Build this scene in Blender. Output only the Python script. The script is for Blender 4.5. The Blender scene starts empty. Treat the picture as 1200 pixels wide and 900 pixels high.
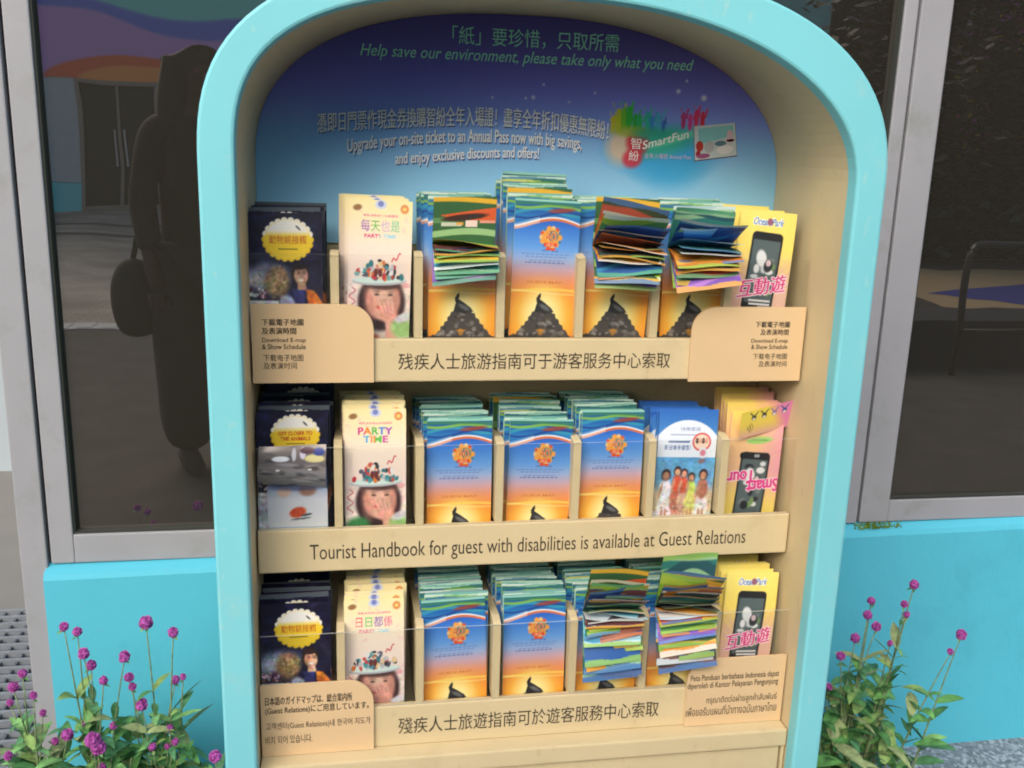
import bpy, bmesh, math, random
import numpy as np
from mathutils import Vector, Matrix, Euler

random.seed(7)
RNG = np.random.default_rng(7)
scene = bpy.context.scene
COL = scene.collection
R = math.radians

# ------------------------------------------------------------------ camera
YAW, PITCH, ROLL, FPX = -0.1696, -0.2328, 0.0301, 1100.58
def cam_matrix():
    ca, sa, cb, sb, cc, sc = (math.cos(YAW), math.sin(YAW), math.cos(PITCH), math.sin(PITCH), math.cos(ROLL), math.sin(ROLL))
    Ry = np.array([[ca, sa, 0], [-sa, ca, 0], [0, 0, 1]])
    Rx = np.array([[1, 0, 0], [0, cb, sb], [0, -sb, cb]])
    Rr = np.array([[cc, 0, sc], [0, 1, 0], [-sc, 0, cc]])
    M = Rr @ Rx @ Ry                       # world -> camera (x right, y forward, z up)
    r, f, u = M[0], M[1], M[2]
    return Matrix(((r[0], u[0], -f[0], 0), (r[1], u[1], -f[1], 0), (r[2], u[2], -f[2], 0), (0, 0, 0, 1)))
cam = bpy.data.cameras.new('camera')
cam.sensor_fit = 'HORIZONTAL'; cam.sensor_width = 36.0
cam.lens = FPX / 1200 * 36.0
cam.clip_start = 0.02; cam.clip_end = 300
camo = bpy.data.objects.new('camera', cam); COL.objects.link(camo)
camo.matrix_world = Matrix.Translation((-0.2644, -1.2038, 1.48)) @ cam_matrix()
scene.camera = camo

# ------------------------------------------------------------------ light
SUN_EL, SUN_ROT = R(34), R(204)
world = bpy.data.worlds.new('World'); scene.world = world
world.use_nodes = True
wn = world.node_tree
bg = wn.nodes['Background']
sky = wn.nodes.new('ShaderNodeTexSky'); sky.sky_type = 'NISHITA'; sky.sun_disc = False
sky.sun_elevation = SUN_EL; sky.sun_rotation = SUN_ROT
sky.dust_density = 4.0; sky.air_density = 1.2; sky.ozone_density = 1.0
wn.links.new(sky.outputs[0], bg.inputs[0]); bg.inputs[1].default_value = 0.13
sl = bpy.data.lights.new('sun', 'SUN'); sl.energy = 1.5; sl.angle = R(52); sl.color = (1.0, 0.95, 0.88)
so = bpy.data.objects.new('sun', sl); COL.objects.link(so)
d = Vector((math.sin(SUN_ROT) * math.cos(SUN_EL), math.cos(SUN_ROT) * math.cos(SUN_EL), math.sin(SUN_EL)))
so.rotation_euler = d.to_track_quat('Z', 'Y').to_euler(); so.location = (0, 0, 6)
scene.view_settings.view_transform = 'Standard'; scene.view_settings.look = 'None'
scene.view_settings.gamma = 1; scene.view_settings.use_curve_mapping = False
scene.view_settings.exposure = 0.78
scene.cycles.filter_width = 1.9

# ------------------------------------------------------------------ helpers
def lin(c):
    c = np.asarray(c, float)
    if c.max() > 1.001: c = c / 255.0
    return np.where(c <= .04045, c / 12.92, ((c + .055) / 1.055) ** 2.4)

def tag(o, label=None, cat=None, group=None, kind=None):
    if label: o['label'] = label
    if cat: o['category'] = cat
    if group: o['group'] = group
    if kind: o['kind'] = kind
    return o

def link(name, me, mat=None, parent=None):
    o = bpy.data.objects.new(name, me); COL.objects.link(o)
    if mat is not None and me is not None and not me.materials: me.materials.append(mat)
    if parent is not None: o.parent = parent
    return o

def empty(name, loc=(0, 0, 0), parent=None):
    o = bpy.data.objects.new(name, None); COL.objects.link(o); o.location = loc
    o.empty_display_size = .05
    if parent is not None: o.parent = parent
    return o

class MB:
    """collects verts / faces (optionally vertex colours) for one mesh"""
    def __init__(s): s.v = []; s.f = []; s.c = []; s.mi = []
    def add(s, vs, fs, col=None, mi=0):
        n = len(s.v); s.v += [tuple(map(float, p)) for p in vs]
        s.f += [tuple(i + n for i in f) for f in fs]; s.mi += [mi] * len(fs)
        if col is not None:
            col = np.asarray(col, float)
            if col.ndim == 1: col = np.repeat(col[None], len(vs), 0)
            s.c += [tuple(x) for x in col]
        else: s.c += [(1, 1, 1)] * len(vs)
    def box(s, x0, x1, y0, y1, z0, z1, b=0.0, col=None, mi=0):
        bm = bmesh.new(); bmesh.ops.create_cube(bm, size=1)
        for v in bm.verts:
            v.co = Vector(((x0 + x1) / 2 + v.co.x * (x1 - x0), (y0 + y1) / 2 + v.co.y * (y1 - y0), (z0 + z1) / 2 + v.co.z * (z1 - z0)))
        if b > 0: bmesh.ops.bevel(bm, geom=list(bm.edges), offset=b, segments=2, affect='EDGES', profile=.6)
        bm.verts.index_update()
        s.add([v.co for v in bm.verts], [[v.index for v in f.verts] for f in bm.faces], col, mi); bm.free()
    def prism(s, pts, y0, y1, b=0.0, col=None, mi=0):
        """pts: outline in (x,z), counter-clockwise seen from -Y; extruded y0..y1"""
        bm = bmesh.new()
        vs = [bm.verts.new((p[0], y0, p[1])) for p in pts]
        f = bm.faces.new(vs)
        r = bmesh.ops.extrude_face_region(bm, geom=[f])
        for g in r['geom']:
            if isinstance(g, bmesh.types.BMVert): g.co.y = y1
        bmesh.ops.recalc_face_normals(bm, faces=list(bm.faces))
        if b > 0:
            ed = [e for e in bm.edges if abs(e.verts[0].co.y - e.verts[1].co.y) < 1e-6 and e.verts[0].co.y == y0]
            bmesh.ops.bevel(bm, geom=ed, offset=b, segments=2, affect='EDGES', profile=.6)
        bm.verts.index_update()
        s.add([v.co for v in bm.verts], [[v.index for v in f.verts] for f in bm.faces], col, mi); bm.free()
    def tube(s, pts, radii, n=6, col=None, cap=True):
        pts = [Vector(p) for p in pts]; vs = []; fs = []
        up = Vector((0, 0, 1))
        for i, p in enumerate(pts):
            t = (pts[min(i + 1, len(pts) - 1)] - pts[max(i - 1, 0)]).normalized()
            a = t.cross(up if abs(t.z) < .9 else Vector((1, 0, 0))).normalized(); b_ = t.cross(a)
            r = radii[i] if hasattr(radii, '__len__') else radii
            for k in range(n):
                th = 2 * math.pi * k / n
                vs.append(p + a * (r * math.cos(th)) + b_ * (r * math.sin(th)))
        for i in range(len(pts) - 1):
            for k in range(n):
                fs.append((i * n + k, i * n + (k + 1) % n, (i + 1) * n + (k + 1) % n, (i + 1) * n + k))
        if cap:
            fs.append(tuple(range(n))[::-1]); fs.append(tuple((len(pts) - 1) * n + k for k in range(n)))
        s.add(vs, fs, col)
    def mesh(s, name, smooth=False, colors=False):
        me = bpy.data.meshes.new(name); me.from_pydata(s.v, [], s.f)
        if colors:
            at = me.color_attributes.new('Col', 'FLOAT_COLOR', 'POINT')
            a = np.ones((len(s.v), 4), np.float32); a[:, :3] = np.array(s.c)
            at.data.foreach_set('color', a.ravel())
        if any(s.mi): me.polygons.foreach_set('material_index', s.mi)
        if smooth: me.polygons.foreach_set('use_smooth', [True] * len(me.polygons))
        me.update(); return me
    def build(s, name, mat, parent=None, smooth=False, colors=False):
        me = s.mesh(name, smooth, colors)
        if isinstance(mat, (list, tuple)):
            for m in mat: me.materials.append(m)
        else: me.materials.append(mat)
        return link(name, me, None, parent)

# ------------------------------------------------------------------ materials
def new_mat(name):
    m = bpy.data.materials.new(name); m.use_nodes = True
    nt = m.node_tree; return m, nt, nt.nodes['Principled BSDF']

def paint(name, col, rough=.5, var=.06, scale=6.0, bump=.05, bscale=60.0, spec=.4, dirt=None, dirt_scale=3.0, dirt_amt=.3, chips=None):
    m, nt, p = new_mat(name); N = nt.nodes; L = nt.links
    tc = N.new('ShaderNodeTexCoord')
    n1 = N.new('ShaderNodeTexNoise'); n1.inputs['Scale'].default_value = scale; n1.inputs['Detail'].default_value = 6
    L.new(tc.outputs['Object'], n1.inputs['Vector'])
    mr = N.new('ShaderNodeMapRange'); mr.inputs[3].default_value = 1 - var; mr.inputs[4].default_value = 1 + var
    mr.inputs[1].default_value = .25; mr.inputs[2].default_value = .75
    L.new(n1.outputs['Fac'], mr.inputs[0])
    mx = N.new('ShaderNodeVectorMath'); mx.operation = 'SCALE'
    mx.inputs[0].default_value = tuple(col); L.new(mr.outputs[0], mx.inputs['Scale'])
    out = mx.outputs[0]
    if dirt is not None:
        n2 = N.new('ShaderNodeTexNoise'); n2.inputs['Scale'].default_value = dirt_scale; n2.inputs['Detail'].default_value = 9
        n2.inputs['Roughness'].default_value = .7
        L.new(tc.outputs['Object'], n2.inputs['Vector'])
        r2 = N.new('ShaderNodeMapRange'); r2.inputs[1].default_value = .55; r2.inputs[2].default_value = .72
        r2.inputs[3].default_value = 0; r2.inputs[4].default_value = dirt_amt
        L.new(n2.outputs['Fac'], r2.inputs[0])
        mix = N.new('ShaderNodeMix'); mix.data_type = 'RGBA'; L.new(r2.outputs[0], mix.inputs[0])
        L.new(out, mix.inputs[6]); mix.inputs[7].default_value = (*dirt, 1); out = mix.outputs[2]
    if chips is not None:
        mp = N.new('ShaderNodeMapping'); mp.inputs['Scale'].default_value = (1, 1, .45); mp.inputs['Rotation'].default_value = (0, .5, 0); L.new(tc.outputs['Object'], mp.inputs[0])
        n4 = N.new('ShaderNodeTexNoise'); n4.inputs['Scale'].default_value = 60; n4.inputs['Detail'].default_value = 5; L.new(mp.outputs[0], n4.inputs['Vector'])
        r4 = N.new('ShaderNodeMapRange'); r4.inputs[1].default_value = .66; r4.inputs[2].default_value = .70; r4.inputs[4].default_value = .22; L.new(n4.outputs['Fac'], r4.inputs[0])
        m4 = N.new('ShaderNodeMix'); m4.data_type = 'RGBA'; L.new(r4.outputs[0], m4.inputs[0]); L.new(out, m4.inputs[6]); m4.inputs[7].default_value = (*chips, 1); out = m4.outputs[2]
    L.new(out, p.inputs['Base Color'])
    p.inputs['Roughness'].default_value = rough; p.inputs['Specular IOR Level'].default_value = spec
    if bump > 0:
        n3 = N.new('ShaderNodeTexNoise'); n3.inputs['Scale'].default_value = bscale; n3.inputs['Detail'].default_value = 4
        L.new(tc.outputs['Object'], n3.inputs['Vector'])
        b = N.new('ShaderNodeBump'); b.inputs['Strength'].default_value = bump * 4; b.inputs['Distance'].default_value = .002
        L.new(n3.outputs['Fac'], b.inputs['Height']); L.new(b.outputs[0], p.inputs['Normal'])
    return m

def print_mat(name, rough=.4, spec=.35, bump=.0):
    m, nt, p = new_mat(name); N = nt.nodes; L = nt.links
    a = N.new('ShaderNodeVertexColor'); a.layer_name = 'Col'
    tc = N.new('ShaderNodeTexCoord'); n = N.new('ShaderNodeTexNoise'); n.inputs['Scale'].default_value = 40
    L.new(tc.outputs['Object'], n.inputs['Vector'])
    mr = N.new('ShaderNodeMapRange'); mr.inputs[3].default_value = rough - .08; mr.inputs[4].default_value = rough + .12
    L.new(n.outputs['Fac'], mr.inputs[0]); L.new(mr.outputs[0], p.inputs['Roughness'])
    L.new(a.outputs[0], p.inputs['Base Color']); p.inputs['Specular IOR Level'].default_value = spec
    return m

M = {}
M['turq'] = paint('turquoise_paint', lin((126, 206, 216)), .5, .06, 4, .05, 60, .35, dirt=tuple(lin((170, 204, 204))), dirt_scale=11, dirt_amt=.4, chips=tuple(lin((196, 214, 206))))
M['turq_wall'] = paint('turquoise_wall_paint', lin((84, 184, 208)), .6, .05, 3, .1, 70, .3, dirt=tuple(lin((70, 158, 182))), dirt_scale=5, dirt_amt=.4, chips=tuple(lin((110, 176, 190))))
M['cream'] = paint('cream_paint', lin((211, 193, 153)), .5, .05, 7, .04, 60, .3, dirt=tuple(lin((170, 148, 106))), dirt_scale=9, dirt_amt=.28, chips=tuple(lin((176, 156, 120))))
M['cream_plate'] = paint('cream_plate', lin((220, 190, 148)), .42, .03, 9, .01, 80, .4)
M['frame'] = paint('grey_window_frame', lin((154, 154, 160)), .45, .05, 8, .02, 60, .45, dirt=tuple(lin((110, 120, 90))), dirt_scale=9, dirt_amt=.35)
M['gasket'] = paint('dark_gasket', (.03, .035, .03), .7, .1, 20, 0)
M['moss'] = paint('moss', lin((104, 130, 44)), .9, .3, 60, .2, 200, .1)
M['ink'] = paint('black_ink', (.055, .045, .03), .6, .02, 5, 0)
M['print'] = print_mat('printed_paper')
M['panel_print'] = print_mat('printed_panel', .5, .3)
M['silver_print'] = print_mat('glossy_page', .2, .6)
M['dark'] = paint('dark_metal', (.03, .032, .036), .45, .1, 10, .02)
M['leaf'] = print_mat('leaf_surface', .5, .3)
nt = M['leaf'].node_tree; N = nt.nodes; L = nt.links; p = N['Principled BSDF']
ltc = N.new('ShaderNodeTexCoord'); ln = N.new('ShaderNodeTexNoise'); ln.inputs['Scale'].default_value = 70; ln.inputs['Detail'].default_value = 6
L.new(ltc.outputs['Object'], ln.inputs['Vector']); lr = N.new('ShaderNodeMapRange'); lr.inputs[1].default_value = .3; lr.inputs[2].default_value = .7; lr.inputs[3].default_value = .6; lr.inputs[4].default_value = 1.3
L.new(ln.outputs['Fac'], lr.inputs[0]); lv = N.new('ShaderNodeVectorMath'); lv.operation = 'SCALE'; L.new(p.inputs['Base Color'].links[0].from_socket, lv.inputs[0]); L.new(lr.outputs[0], lv.inputs['Scale']); L.new(lv.outputs[0], p.inputs['Base Color'])
p.inputs['Subsurface Weight'].default_value = 0
M['petal'] = print_mat('petal_surface', .7, .2)

m, nt, p = new_mat('window_glass'); N = nt.nodes; L = nt.links
p.inputs['Base Color'].default_value = (.030, .027, .022, 1); p.inputs['Roughness'].default_value = .3
p.inputs['Specular IOR Level'].default_value = 0
gl = N.new('ShaderNodeBsdfGlossy'); gl.inputs['Roughness'].default_value = .004; gl.inputs['Color'].default_value = (.95, .9, .84, 1)
gtc = N.new('ShaderNodeTexCoord'); gn = N.new('ShaderNodeTexNoise'); gn.inputs['Scale'].default_value = 5; gn.inputs['Detail'].default_value = 1
gb = N.new('ShaderNodeBump'); gb.inputs['Strength'].default_value = 1; gb.inputs['Distance'].default_value = .0004
L.new(gtc.outputs['Object'], gn.inputs['Vector']); L.new(gn.outputs['Fac'], gb.inputs['Height']); L.new(gb.outputs[0], gl.inputs['Normal'])
sn = N.new('ShaderNodeTexNoise'); sn.inputs['Scale'].default_value = 9; sn.inputs['Detail'].default_value = 8; sr = N.new('ShaderNodeMapRange')
sr.inputs[1].default_value = .4; sr.inputs[2].default_value = .75; sr.inputs[3].default_value = .002; sr.inputs[4].default_value = .016
L.new(gtc.outputs['Object'], sn.inputs['Vector']); L.new(sn.outputs['Fac'], sr.inputs[0]); L.new(sr.outputs[0], gl.inputs['Roughness'])
fr = N.new('ShaderNodeFresnel'); fr.inputs['IOR'].default_value = 3.8
mx = N.new('ShaderNodeMixShader'); L.new(fr.outputs[0], mx.inputs[0]); L.new(p.outputs[0], mx.inputs[1]); L.new(gl.outputs[0], mx.inputs[2])
L.new(mx.outputs[0], N['Material Output'].inputs['Surface']); M['glass'] = m

m, nt, p = new_mat('clear_acrylic'); N = nt.nodes; L = nt.links
tr = N.new('ShaderNodeBsdfTransparent'); tr.inputs[0].default_value = (.985, .99, .988, 1)
gl = N.new('ShaderNodeBsdfGlossy'); gl.inputs['Roughness'].default_value = .04
lw = N.new('ShaderNodeLayerWeight'); lw.inputs[0].default_value = .1
mr = N.new('ShaderNodeMapRange'); mr.inputs[3].default_value = .022; mr.inputs[4].default_value = .3
L.new(lw.outputs['Facing'], mr.inputs[0])
mx = N.new('ShaderNodeMixShader'); L.new(mr.outputs[0], mx.inputs[0]); L.new(tr.outputs[0], mx.inputs[1]); L.new(gl.outputs[0], mx.inputs[2])
L.new(mx.outputs[0], N['Material Output'].inputs['Surface']); M['acrylic'] = m
m, nt, p = new_mat('acrylic_edge'); N = nt.nodes; L = nt.links
p.inputs['Base Color'].default_value = (.62, .66, .62, 1); p.inputs['Roughness'].default_value = .25
tr = N.new('ShaderNodeBsdfTransparent'); mx = N.new('ShaderNodeMixShader'); mx.inputs[0].default_value = .55
L.new(tr.outputs[0], mx.inputs[1]); L.new(p.outputs[0], mx.inputs[2]); L.new(mx.outputs[0], N['Material Output'].inputs['Surface']); M['acrylic_edge'] = m

# pavement: exposed aggregate
m, nt, p = new_mat('aggregate_pavement'); N = nt.nodes; L = nt.links
tc = N.new('ShaderNodeTexCoord'); vo = N.new('ShaderNodeTexVoronoi'); vo.inputs['Scale'].default_value = 130
L.new(tc.outputs['Object'], vo.inputs['Vector'])
cr = N.new('ShaderNodeValToRGB'); L.new(vo.outputs['Color'], cr.inputs[0])
cr.color_ramp.elements[0].color = (.10, .12, .14, 1); cr.color_ramp.elements[1].color = (.46, .52, .58, 1)
e = cr.color_ramp.elements.new(.55); e.color = (.20, .24, .27, 1)
L.new(cr.outputs[0], p.inputs['Base Color']); p.inputs['Roughness'].default_value = .8
b = N.new('ShaderNodeBump'); b.inputs['Strength'].default_value = .5; b.inputs['Distance'].default_value = .003
L.new(vo.outputs['Distance'], b.inputs['Height']); L.new(b.outputs[0], p.inputs['Normal']); M['pavement'] = m

m, nt, p = new_mat('brown_pavers'); N = nt.nodes; L = nt.links
tc = N.new('ShaderNodeTexCoord'); bt = N.new('ShaderNodeTexBrick'); bt.inputs['Scale'].default_value = 3.2
bt.inputs['Color1'].default_value = (.42, .36, .29, 1); bt.inputs['Color2'].default_value = (.35, .30, .25, 1); bt.inputs['Mortar'].default_value = (.2, .17, .14, 1)
bt.inputs['Mortar Size'].default_value = .012
L.new(tc.outputs['Object'], bt.inputs['Vector'])
pn = N.new('ShaderNodeTexNoise'); pn.inputs['Scale'].default_value = 1.1; pn.inputs['Detail'].default_value = 8; L.new(tc.outputs['Object'], pn.inputs['Vector'])
pr = N.new('ShaderNodeMapRange'); pr.inputs[1].default_value = .3; pr.inputs[2].default_value = .7; pr.inputs[3].default_value = .6; pr.inputs[4].default_value = 1.25; L.new(pn.outputs['Fac'], pr.inputs[0])
pv = N.new('ShaderNodeVectorMath'); pv.operation = 'SCALE'; L.new(bt.outputs[0], pv.inputs[0]); L.new(pr.outputs[0], pv.inputs['Scale'])
L.new(pv.outputs[0], p.inputs['Base Color']); p.inputs['Roughness'].default_value = .8; M['pavers'] = m
M['soil'] = paint('soil', (.06, .045, .03), .95, .4, 30, .4, 60)

# ------------------------------------------------------------------ text as 2D triangles
_tc = {}
def text2d(s, shear=0.0, off=0.0, space=1.0):
    k = (s, shear, off, space)
    if k in _tc: return _tc[k]
    cu = bpy.data.curves.new('t', 'FONT'); cu.body = s; cu.shear = shear; cu.offset = off; cu.space_character = space
    cu.resolution_u = 3; cu.size = 1.0
    ob = bpy.data.objects.new('t', cu); COL.objects.link(ob)
    bpy.context.view_layer.update()
    ev = ob.evaluated_get(bpy.context.evaluated_depsgraph_get()); me = ev.to_mesh()
    v = np.array([x.co[:2] for x in me.vertices]).reshape(-1, 2); f = [tuple(p.vertices) for p in me.polygons]
    ev.to_mesh_clear(); COL.objects.unlink(ob); bpy.data.objects.remove(ob); bpy.data.curves.remove(cu)
    _tc[k] = (v, f); return v, f

def put_text(mb, s, x0, x1, z0, z1, y, col=None, bbox=False, shear=0.0, off=0.0, space=1.0, curve=None):
    """z0 = baseline and z1 = top of the tallest glyph (or the whole bbox when bbox)"""
    v, f = text2d(s, shear, off, space)
    a, b_ = v.min(0), v.max(0)
    lo = a[1] if bbox else 0.0
    X = x0 + (v[:, 0] - a[0]) / (b_[0] - a[0]) * (x1 - x0)
    Z = z0 + (v[:, 1] - lo) / (b_[1] - lo) * (z1 - z0)
    if curve is not None: Z = Z + curve(X)
    mb.add(np.stack([X, np.full_like(X, y), Z], 1), f, col)

# ------------------------------------------------------------------ raster artwork (colours per vertex of a fine sheet)
class Art:
    def __init__(s, W, H, res=.001, bgc=(255, 255, 255)):
        s.W, s.H, s.res = W, H, res
        s.nx, s.ny = int(round(W / res)) + 1, int(round(H / res)) + 1
        s.a = np.ones((s.ny, s.nx, 3)) * np.asarray(bgc, float) / 255
        s.X, s.Y = np.meshgrid(np.linspace(-W / 2, W / 2, s.nx), np.linspace(0, H, s.ny))
    def mix(s, m, c):
        m = np.clip(m, 0, 1)[..., None]; c = np.asarray(c, float) / 255
        s.a = s.a * (1 - m) + c * m
    def vgrad(s, stops, mask=None):
        st = sorted(stops); ys = [q[0] for q in st]
        c = np.stack([np.interp(s.Y, ys, [q[1][k] / 255 for q in st]) for k in range(3)], -1)
        if mask is None: s.a = c
        else: s.a = s.a * (1 - mask[..., None]) + c * mask[..., None]
    def emask(s, cx, cy, rx, ry, ang=0, soft=.15):
        x, y = s.X - cx, s.Y - cy; c, n = math.cos(ang), math.sin(ang)
        u, v = (x * c + y * n) / rx, (-x * n + y * c) / ry
        return np.clip((1 - np.sqrt(u * u + v * v)) / soft + .5, 0, 1)
    def ell(s, cx, cy, rx, ry, col, ang=0, soft=.15, al=1): s.mix(s.emask(cx, cy, rx, ry, ang, soft) * al, col)
    def pmask(s, pts):
        m = np.zeros_like(s.X, bool); n = len(pts)
        for i in range(n):
            (x0, y0), (x1, y1) = pts[i], pts[(i + 1) % n]
            if y0 == y1: continue
            c = (s.Y >= min(y0, y1)) & (s.Y < max(y0, y1))
            m ^= c & (s.X < x0 + (s.Y - y0) * (x1 - x0) / (y1 - y0))
        return m.astype(float)
    def poly(s, pts, col, al=1): s.mix(s.pmask(pts) * al, col)
    def rect(s, x0, x1, y0, y1, col, al=1): s.mix(((s.X >= x0) & (s.X <= x1) & (s.Y >= y0) & (s.Y <= y1)) * al * 1.0, col)
    def rrect(s, cx, cy, w, h, r, col, ang=0, al=1):
        x, y = s.X - cx, s.Y - cy; c, n = math.cos(ang), math.sin(ang)
        u, v = np.abs(x * c + y * n) - w / 2 + r, np.abs(-x * n + y * c) - h / 2 + r
        d_ = np.hypot(np.maximum(u, 0), np.maximum(v, 0)) + np.minimum(np.maximum(u, v), 0) - r
        s.mix(np.clip(.5 - d_ / s.res, 0, 1) * al, col)
    def band(s, yf, th, col, al=1):
        s.mix(np.clip((th / 2 - np.abs(s.Y - yf(s.X))) / s.res + .5, 0, 1) * al, col)
    def text(s, t, x0, x1, y0, y1, col, ang=0, shear=0, off=.01, al=1, colors=None):
        v, f = text2d(t, shear, off if t.isascii() else 0)
        a, b_ = v.min(0), v.max(0)
        P = np.empty_like(v); P[:, 0] = (v[:, 0] - a[0]) / (b_[0] - a[0]) * (x1 - x0); P[:, 1] = (v[:, 1] - a[1]) / (b_[1] - a[1]) * (y1 - y0)
        if ang:
            c_ = np.array([(x1 - x0) / 2, (y1 - y0) / 2]); q = P - c_
            P = np.stack([q[:, 0] * math.cos(ang) - q[:, 1] * math.sin(ang), q[:, 0] * math.sin(ang) + q[:, 1] * math.cos(ang)], 1) + c_
        P = P + np.array([x0, y0])
        acc = np.zeros_like(s.X)
        SS = 2
        for pf in f:
            for k in range(1, len(pf) - 1):
                T = P[[pf[0], pf[k], pf[k + 1]]]
                i0 = max(int((T[:, 0].min() + s.W / 2) / s.res), 0); i1 = min(int((T[:, 0].max() + s.W / 2) / s.res) + 2, s.nx)
                j0 = max(int(T[:, 1].min() / s.res), 0); j1 = min(int(T[:, 1].max() / s.res) + 2, s.ny)
                if i1 <= i0 or j1 <= j0: continue
                X, Y = s.X[j0:j1, i0:i1], s.Y[j0:j1, i0:i1]
                for ox in (-.25, .25):
                    for oy in (-.25, .25):
                        px, py = X + ox * s.res, Y + oy * s.res
                        e = [(T[(q + 1) % 3, 0] - T[q, 0]) * (py - T[q, 1]) - (T[(q + 1) % 3, 1] - T[q, 1]) * (px - T[q, 0]) for q in range(3)]
                        ins = ((e[0] >= 0) & (e[1] >= 0) & (e[2] >= 0)) | ((e[0] <= 0) & (e[1] <= 0) & (e[2] <= 0))
                        acc[j0:j1, i0:i1] += ins * .25
        acc = np.clip(acc, 0, 1) * al
        if colors is None: s.mix(acc, col)
        else:
            n = len(colors)
            for q, cc in enumerate(colors):
                lo_, hi_ = x0 + (x1 - x0) * q / n, x0 + (x1 - x0) * (q + 1) / n
                s.mix(acc * ((s.X >= lo_) & (s.X < hi_)), cc)
    def blur(s, it=1):
        for _ in range(it):
            p_ = np.pad(s.a, ((1, 1), (1, 1), (0, 0)), 'edge')
            s.a = .25 * p_[1:-1, 1:-1] + .125 * (p_[:-2, 1:-1] + p_[2:, 1:-1] + p_[1:-1, :-2] + p_[1:-1, 2:]) + .0625 * (p_[:-2, :-2] + p_[2:, 2:] + p_[:-2, 2:] + p_[2:, :-2])
    def mottle(s, amt=.06, y0=0, y1=9):
        for k in (3, 6, 12):
            g = RNG.normal(0, 1, (s.ny // k + 3, s.nx // k + 3, 3)) * .5 + RNG.normal(0, 1, (s.ny // k + 3, s.nx // k + 3, 1))
            jj, ii = np.arange(s.ny) / k, np.arange(s.nx) / k; j0, i0 = jj.astype(int), ii.astype(int); fj, fi = (jj - j0)[:, None, None], (ii - i0)[None, :, None]
            v = (g[j0][:, i0] * (1 - fi) + g[j0][:, i0 + 1] * fi) * (1 - fj) + (g[j0 + 1][:, i0] * (1 - fi) + g[j0 + 1][:, i0 + 1] * fi) * fj
            m = ((s.Y >= y0) & (s.Y <= y1))[..., None]
            s.a = np.clip(s.a * (1 + v * amt * .6 * m), 0, 1)
    def noise(s, amt=.02):
        s.a = np.clip(s.a + RNG.normal(0, amt, s.a.shape), 0, 1)
    def sheet(s, name, deform=None, ymax=None, tint=1.0):
        X, Y, A = s.X, s.Y, s.a
        if ymax is not None:
            k = int(ymax / s.res) + 1; X, Y, A = X[:k], Y[:k], A[:k]
        ny, nx = X.shape
        P = np.stack([X, np.zeros_like(X), Y], -1).reshape(-1, 3)
        if deform is not None: P = deform(P)
        idx = np.arange(ny * nx).reshape(ny, nx)
        F = np.stack([idx[:-1, :-1], idx[:-1, 1:], idx[1:, 1:], idx[1:, :-1]], -1).reshape(-1, 4)
        return fast_mesh(name, P, F, lin(np.clip(A, 0, 1)).reshape(-1, 3) * tint)

def fast_mesh(name, P, F, C=None, smooth=True):
    me = bpy.data.meshes.new(name)
    me.vertices.add(len(P)); me.vertices.foreach_set('co', np.ascontiguousarray(P, np.float32).ravel())
    k = F.shape[1]
    me.loops.add(F.size); me.loops.foreach_set('vertex_index', F.astype(np.int32).ravel())
    me.polygons.add(len(F)); me.polygons.foreach_set('loop_start', np.arange(0, F.size, k, dtype=np.int32))
    me.polygons.foreach_set('loop_total', np.full(len(F), k, np.int32))
    if C is not None:
        at = me.color_attributes.new('Col', 'FLOAT_COLOR', 'POINT')
        a = np.ones((len(P), 4), np.float32); a[:, :3] = C; at.data.foreach_set('color', a.ravel())
    me.polygons.foreach_set('use_smooth', [smooth] * len(F))
    me.update(calc_edges=True); me.validate(); return me

# ================================================================== SETTING
ZG = 0.195
YW = 0.53                                   # front of the low wall
GROUND = MB(); GROUND.add([(-60, -60, ZG), (60, -60, ZG), (60, 30, ZG), (-60, 30, ZG)], [(0, 1, 2, 3)])
tag(GROUND.build('pavement', M['pavement']), kind='structure')
pl = MB(); pl.add([(-30, -45, ZG + .004), (30, -45, ZG + .004), (30, -4.95, ZG + .004), (-30, -4.95, ZG + .004)], [(0, 1, 2, 3)])
tag(pl.build('plaza_path', M['pavers']), kind='structure')
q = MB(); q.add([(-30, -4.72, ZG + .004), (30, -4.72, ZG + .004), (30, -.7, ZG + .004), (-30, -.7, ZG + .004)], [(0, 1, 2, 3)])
tag(q.build('shaded_apron_path', paint('apron_shade_tone', (.06, .054, .046), .85, .25, 5, .3, 80)), kind='structure')  # the building's shade on the near ground is put into this dark colour
q = MB(); q.add([(2.2, -11, ZG + .006), (30, -11, ZG + .006), (30, -4.96, ZG + .006), (2.0, -4.96, ZG + .006)], [(0, 1, 2, 3)])
tag(q.build('bed_ground', paint('bed_soil', (.05, .042, .034), .95, .4, 4, .3, 40)), kind='structure')
for nm, y0, y1, c in (('path', -13.2, -12.7, (.14, .11, .09)), ('path', -15.4, -14.9, (.14, .11, .09))):
    q = MB(); q.add([(-30, y0, ZG + .008), (30, y0, ZG + .008), (30, y1, ZG + .008), (-30, y1, ZG + .008)], [(0, 1, 2, 3)])
    tag(q.build(nm, paint('dark_paver_band', c, .85, .15, 20, 0)), kind='structure')
# soil beds beside the stand
for x0, x1 in ((-1.0, -.47), (.47, 1.0)):
    q = MB(); q.add([(x0, .12, ZG + .004), (x1 - (.0 if x0 < 0 else .08), .12, ZG + .004), (x1 - (.0 if x0 < 0 else .3), YW - .001, ZG + .004), (x0, YW - .001, ZG + .004)], [(0, 1, 2, 3)])
    tag(q.build('soil_ground', M['soil']), kind='structure')

def wall_top(x): return .7275 + .0145 * x
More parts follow.
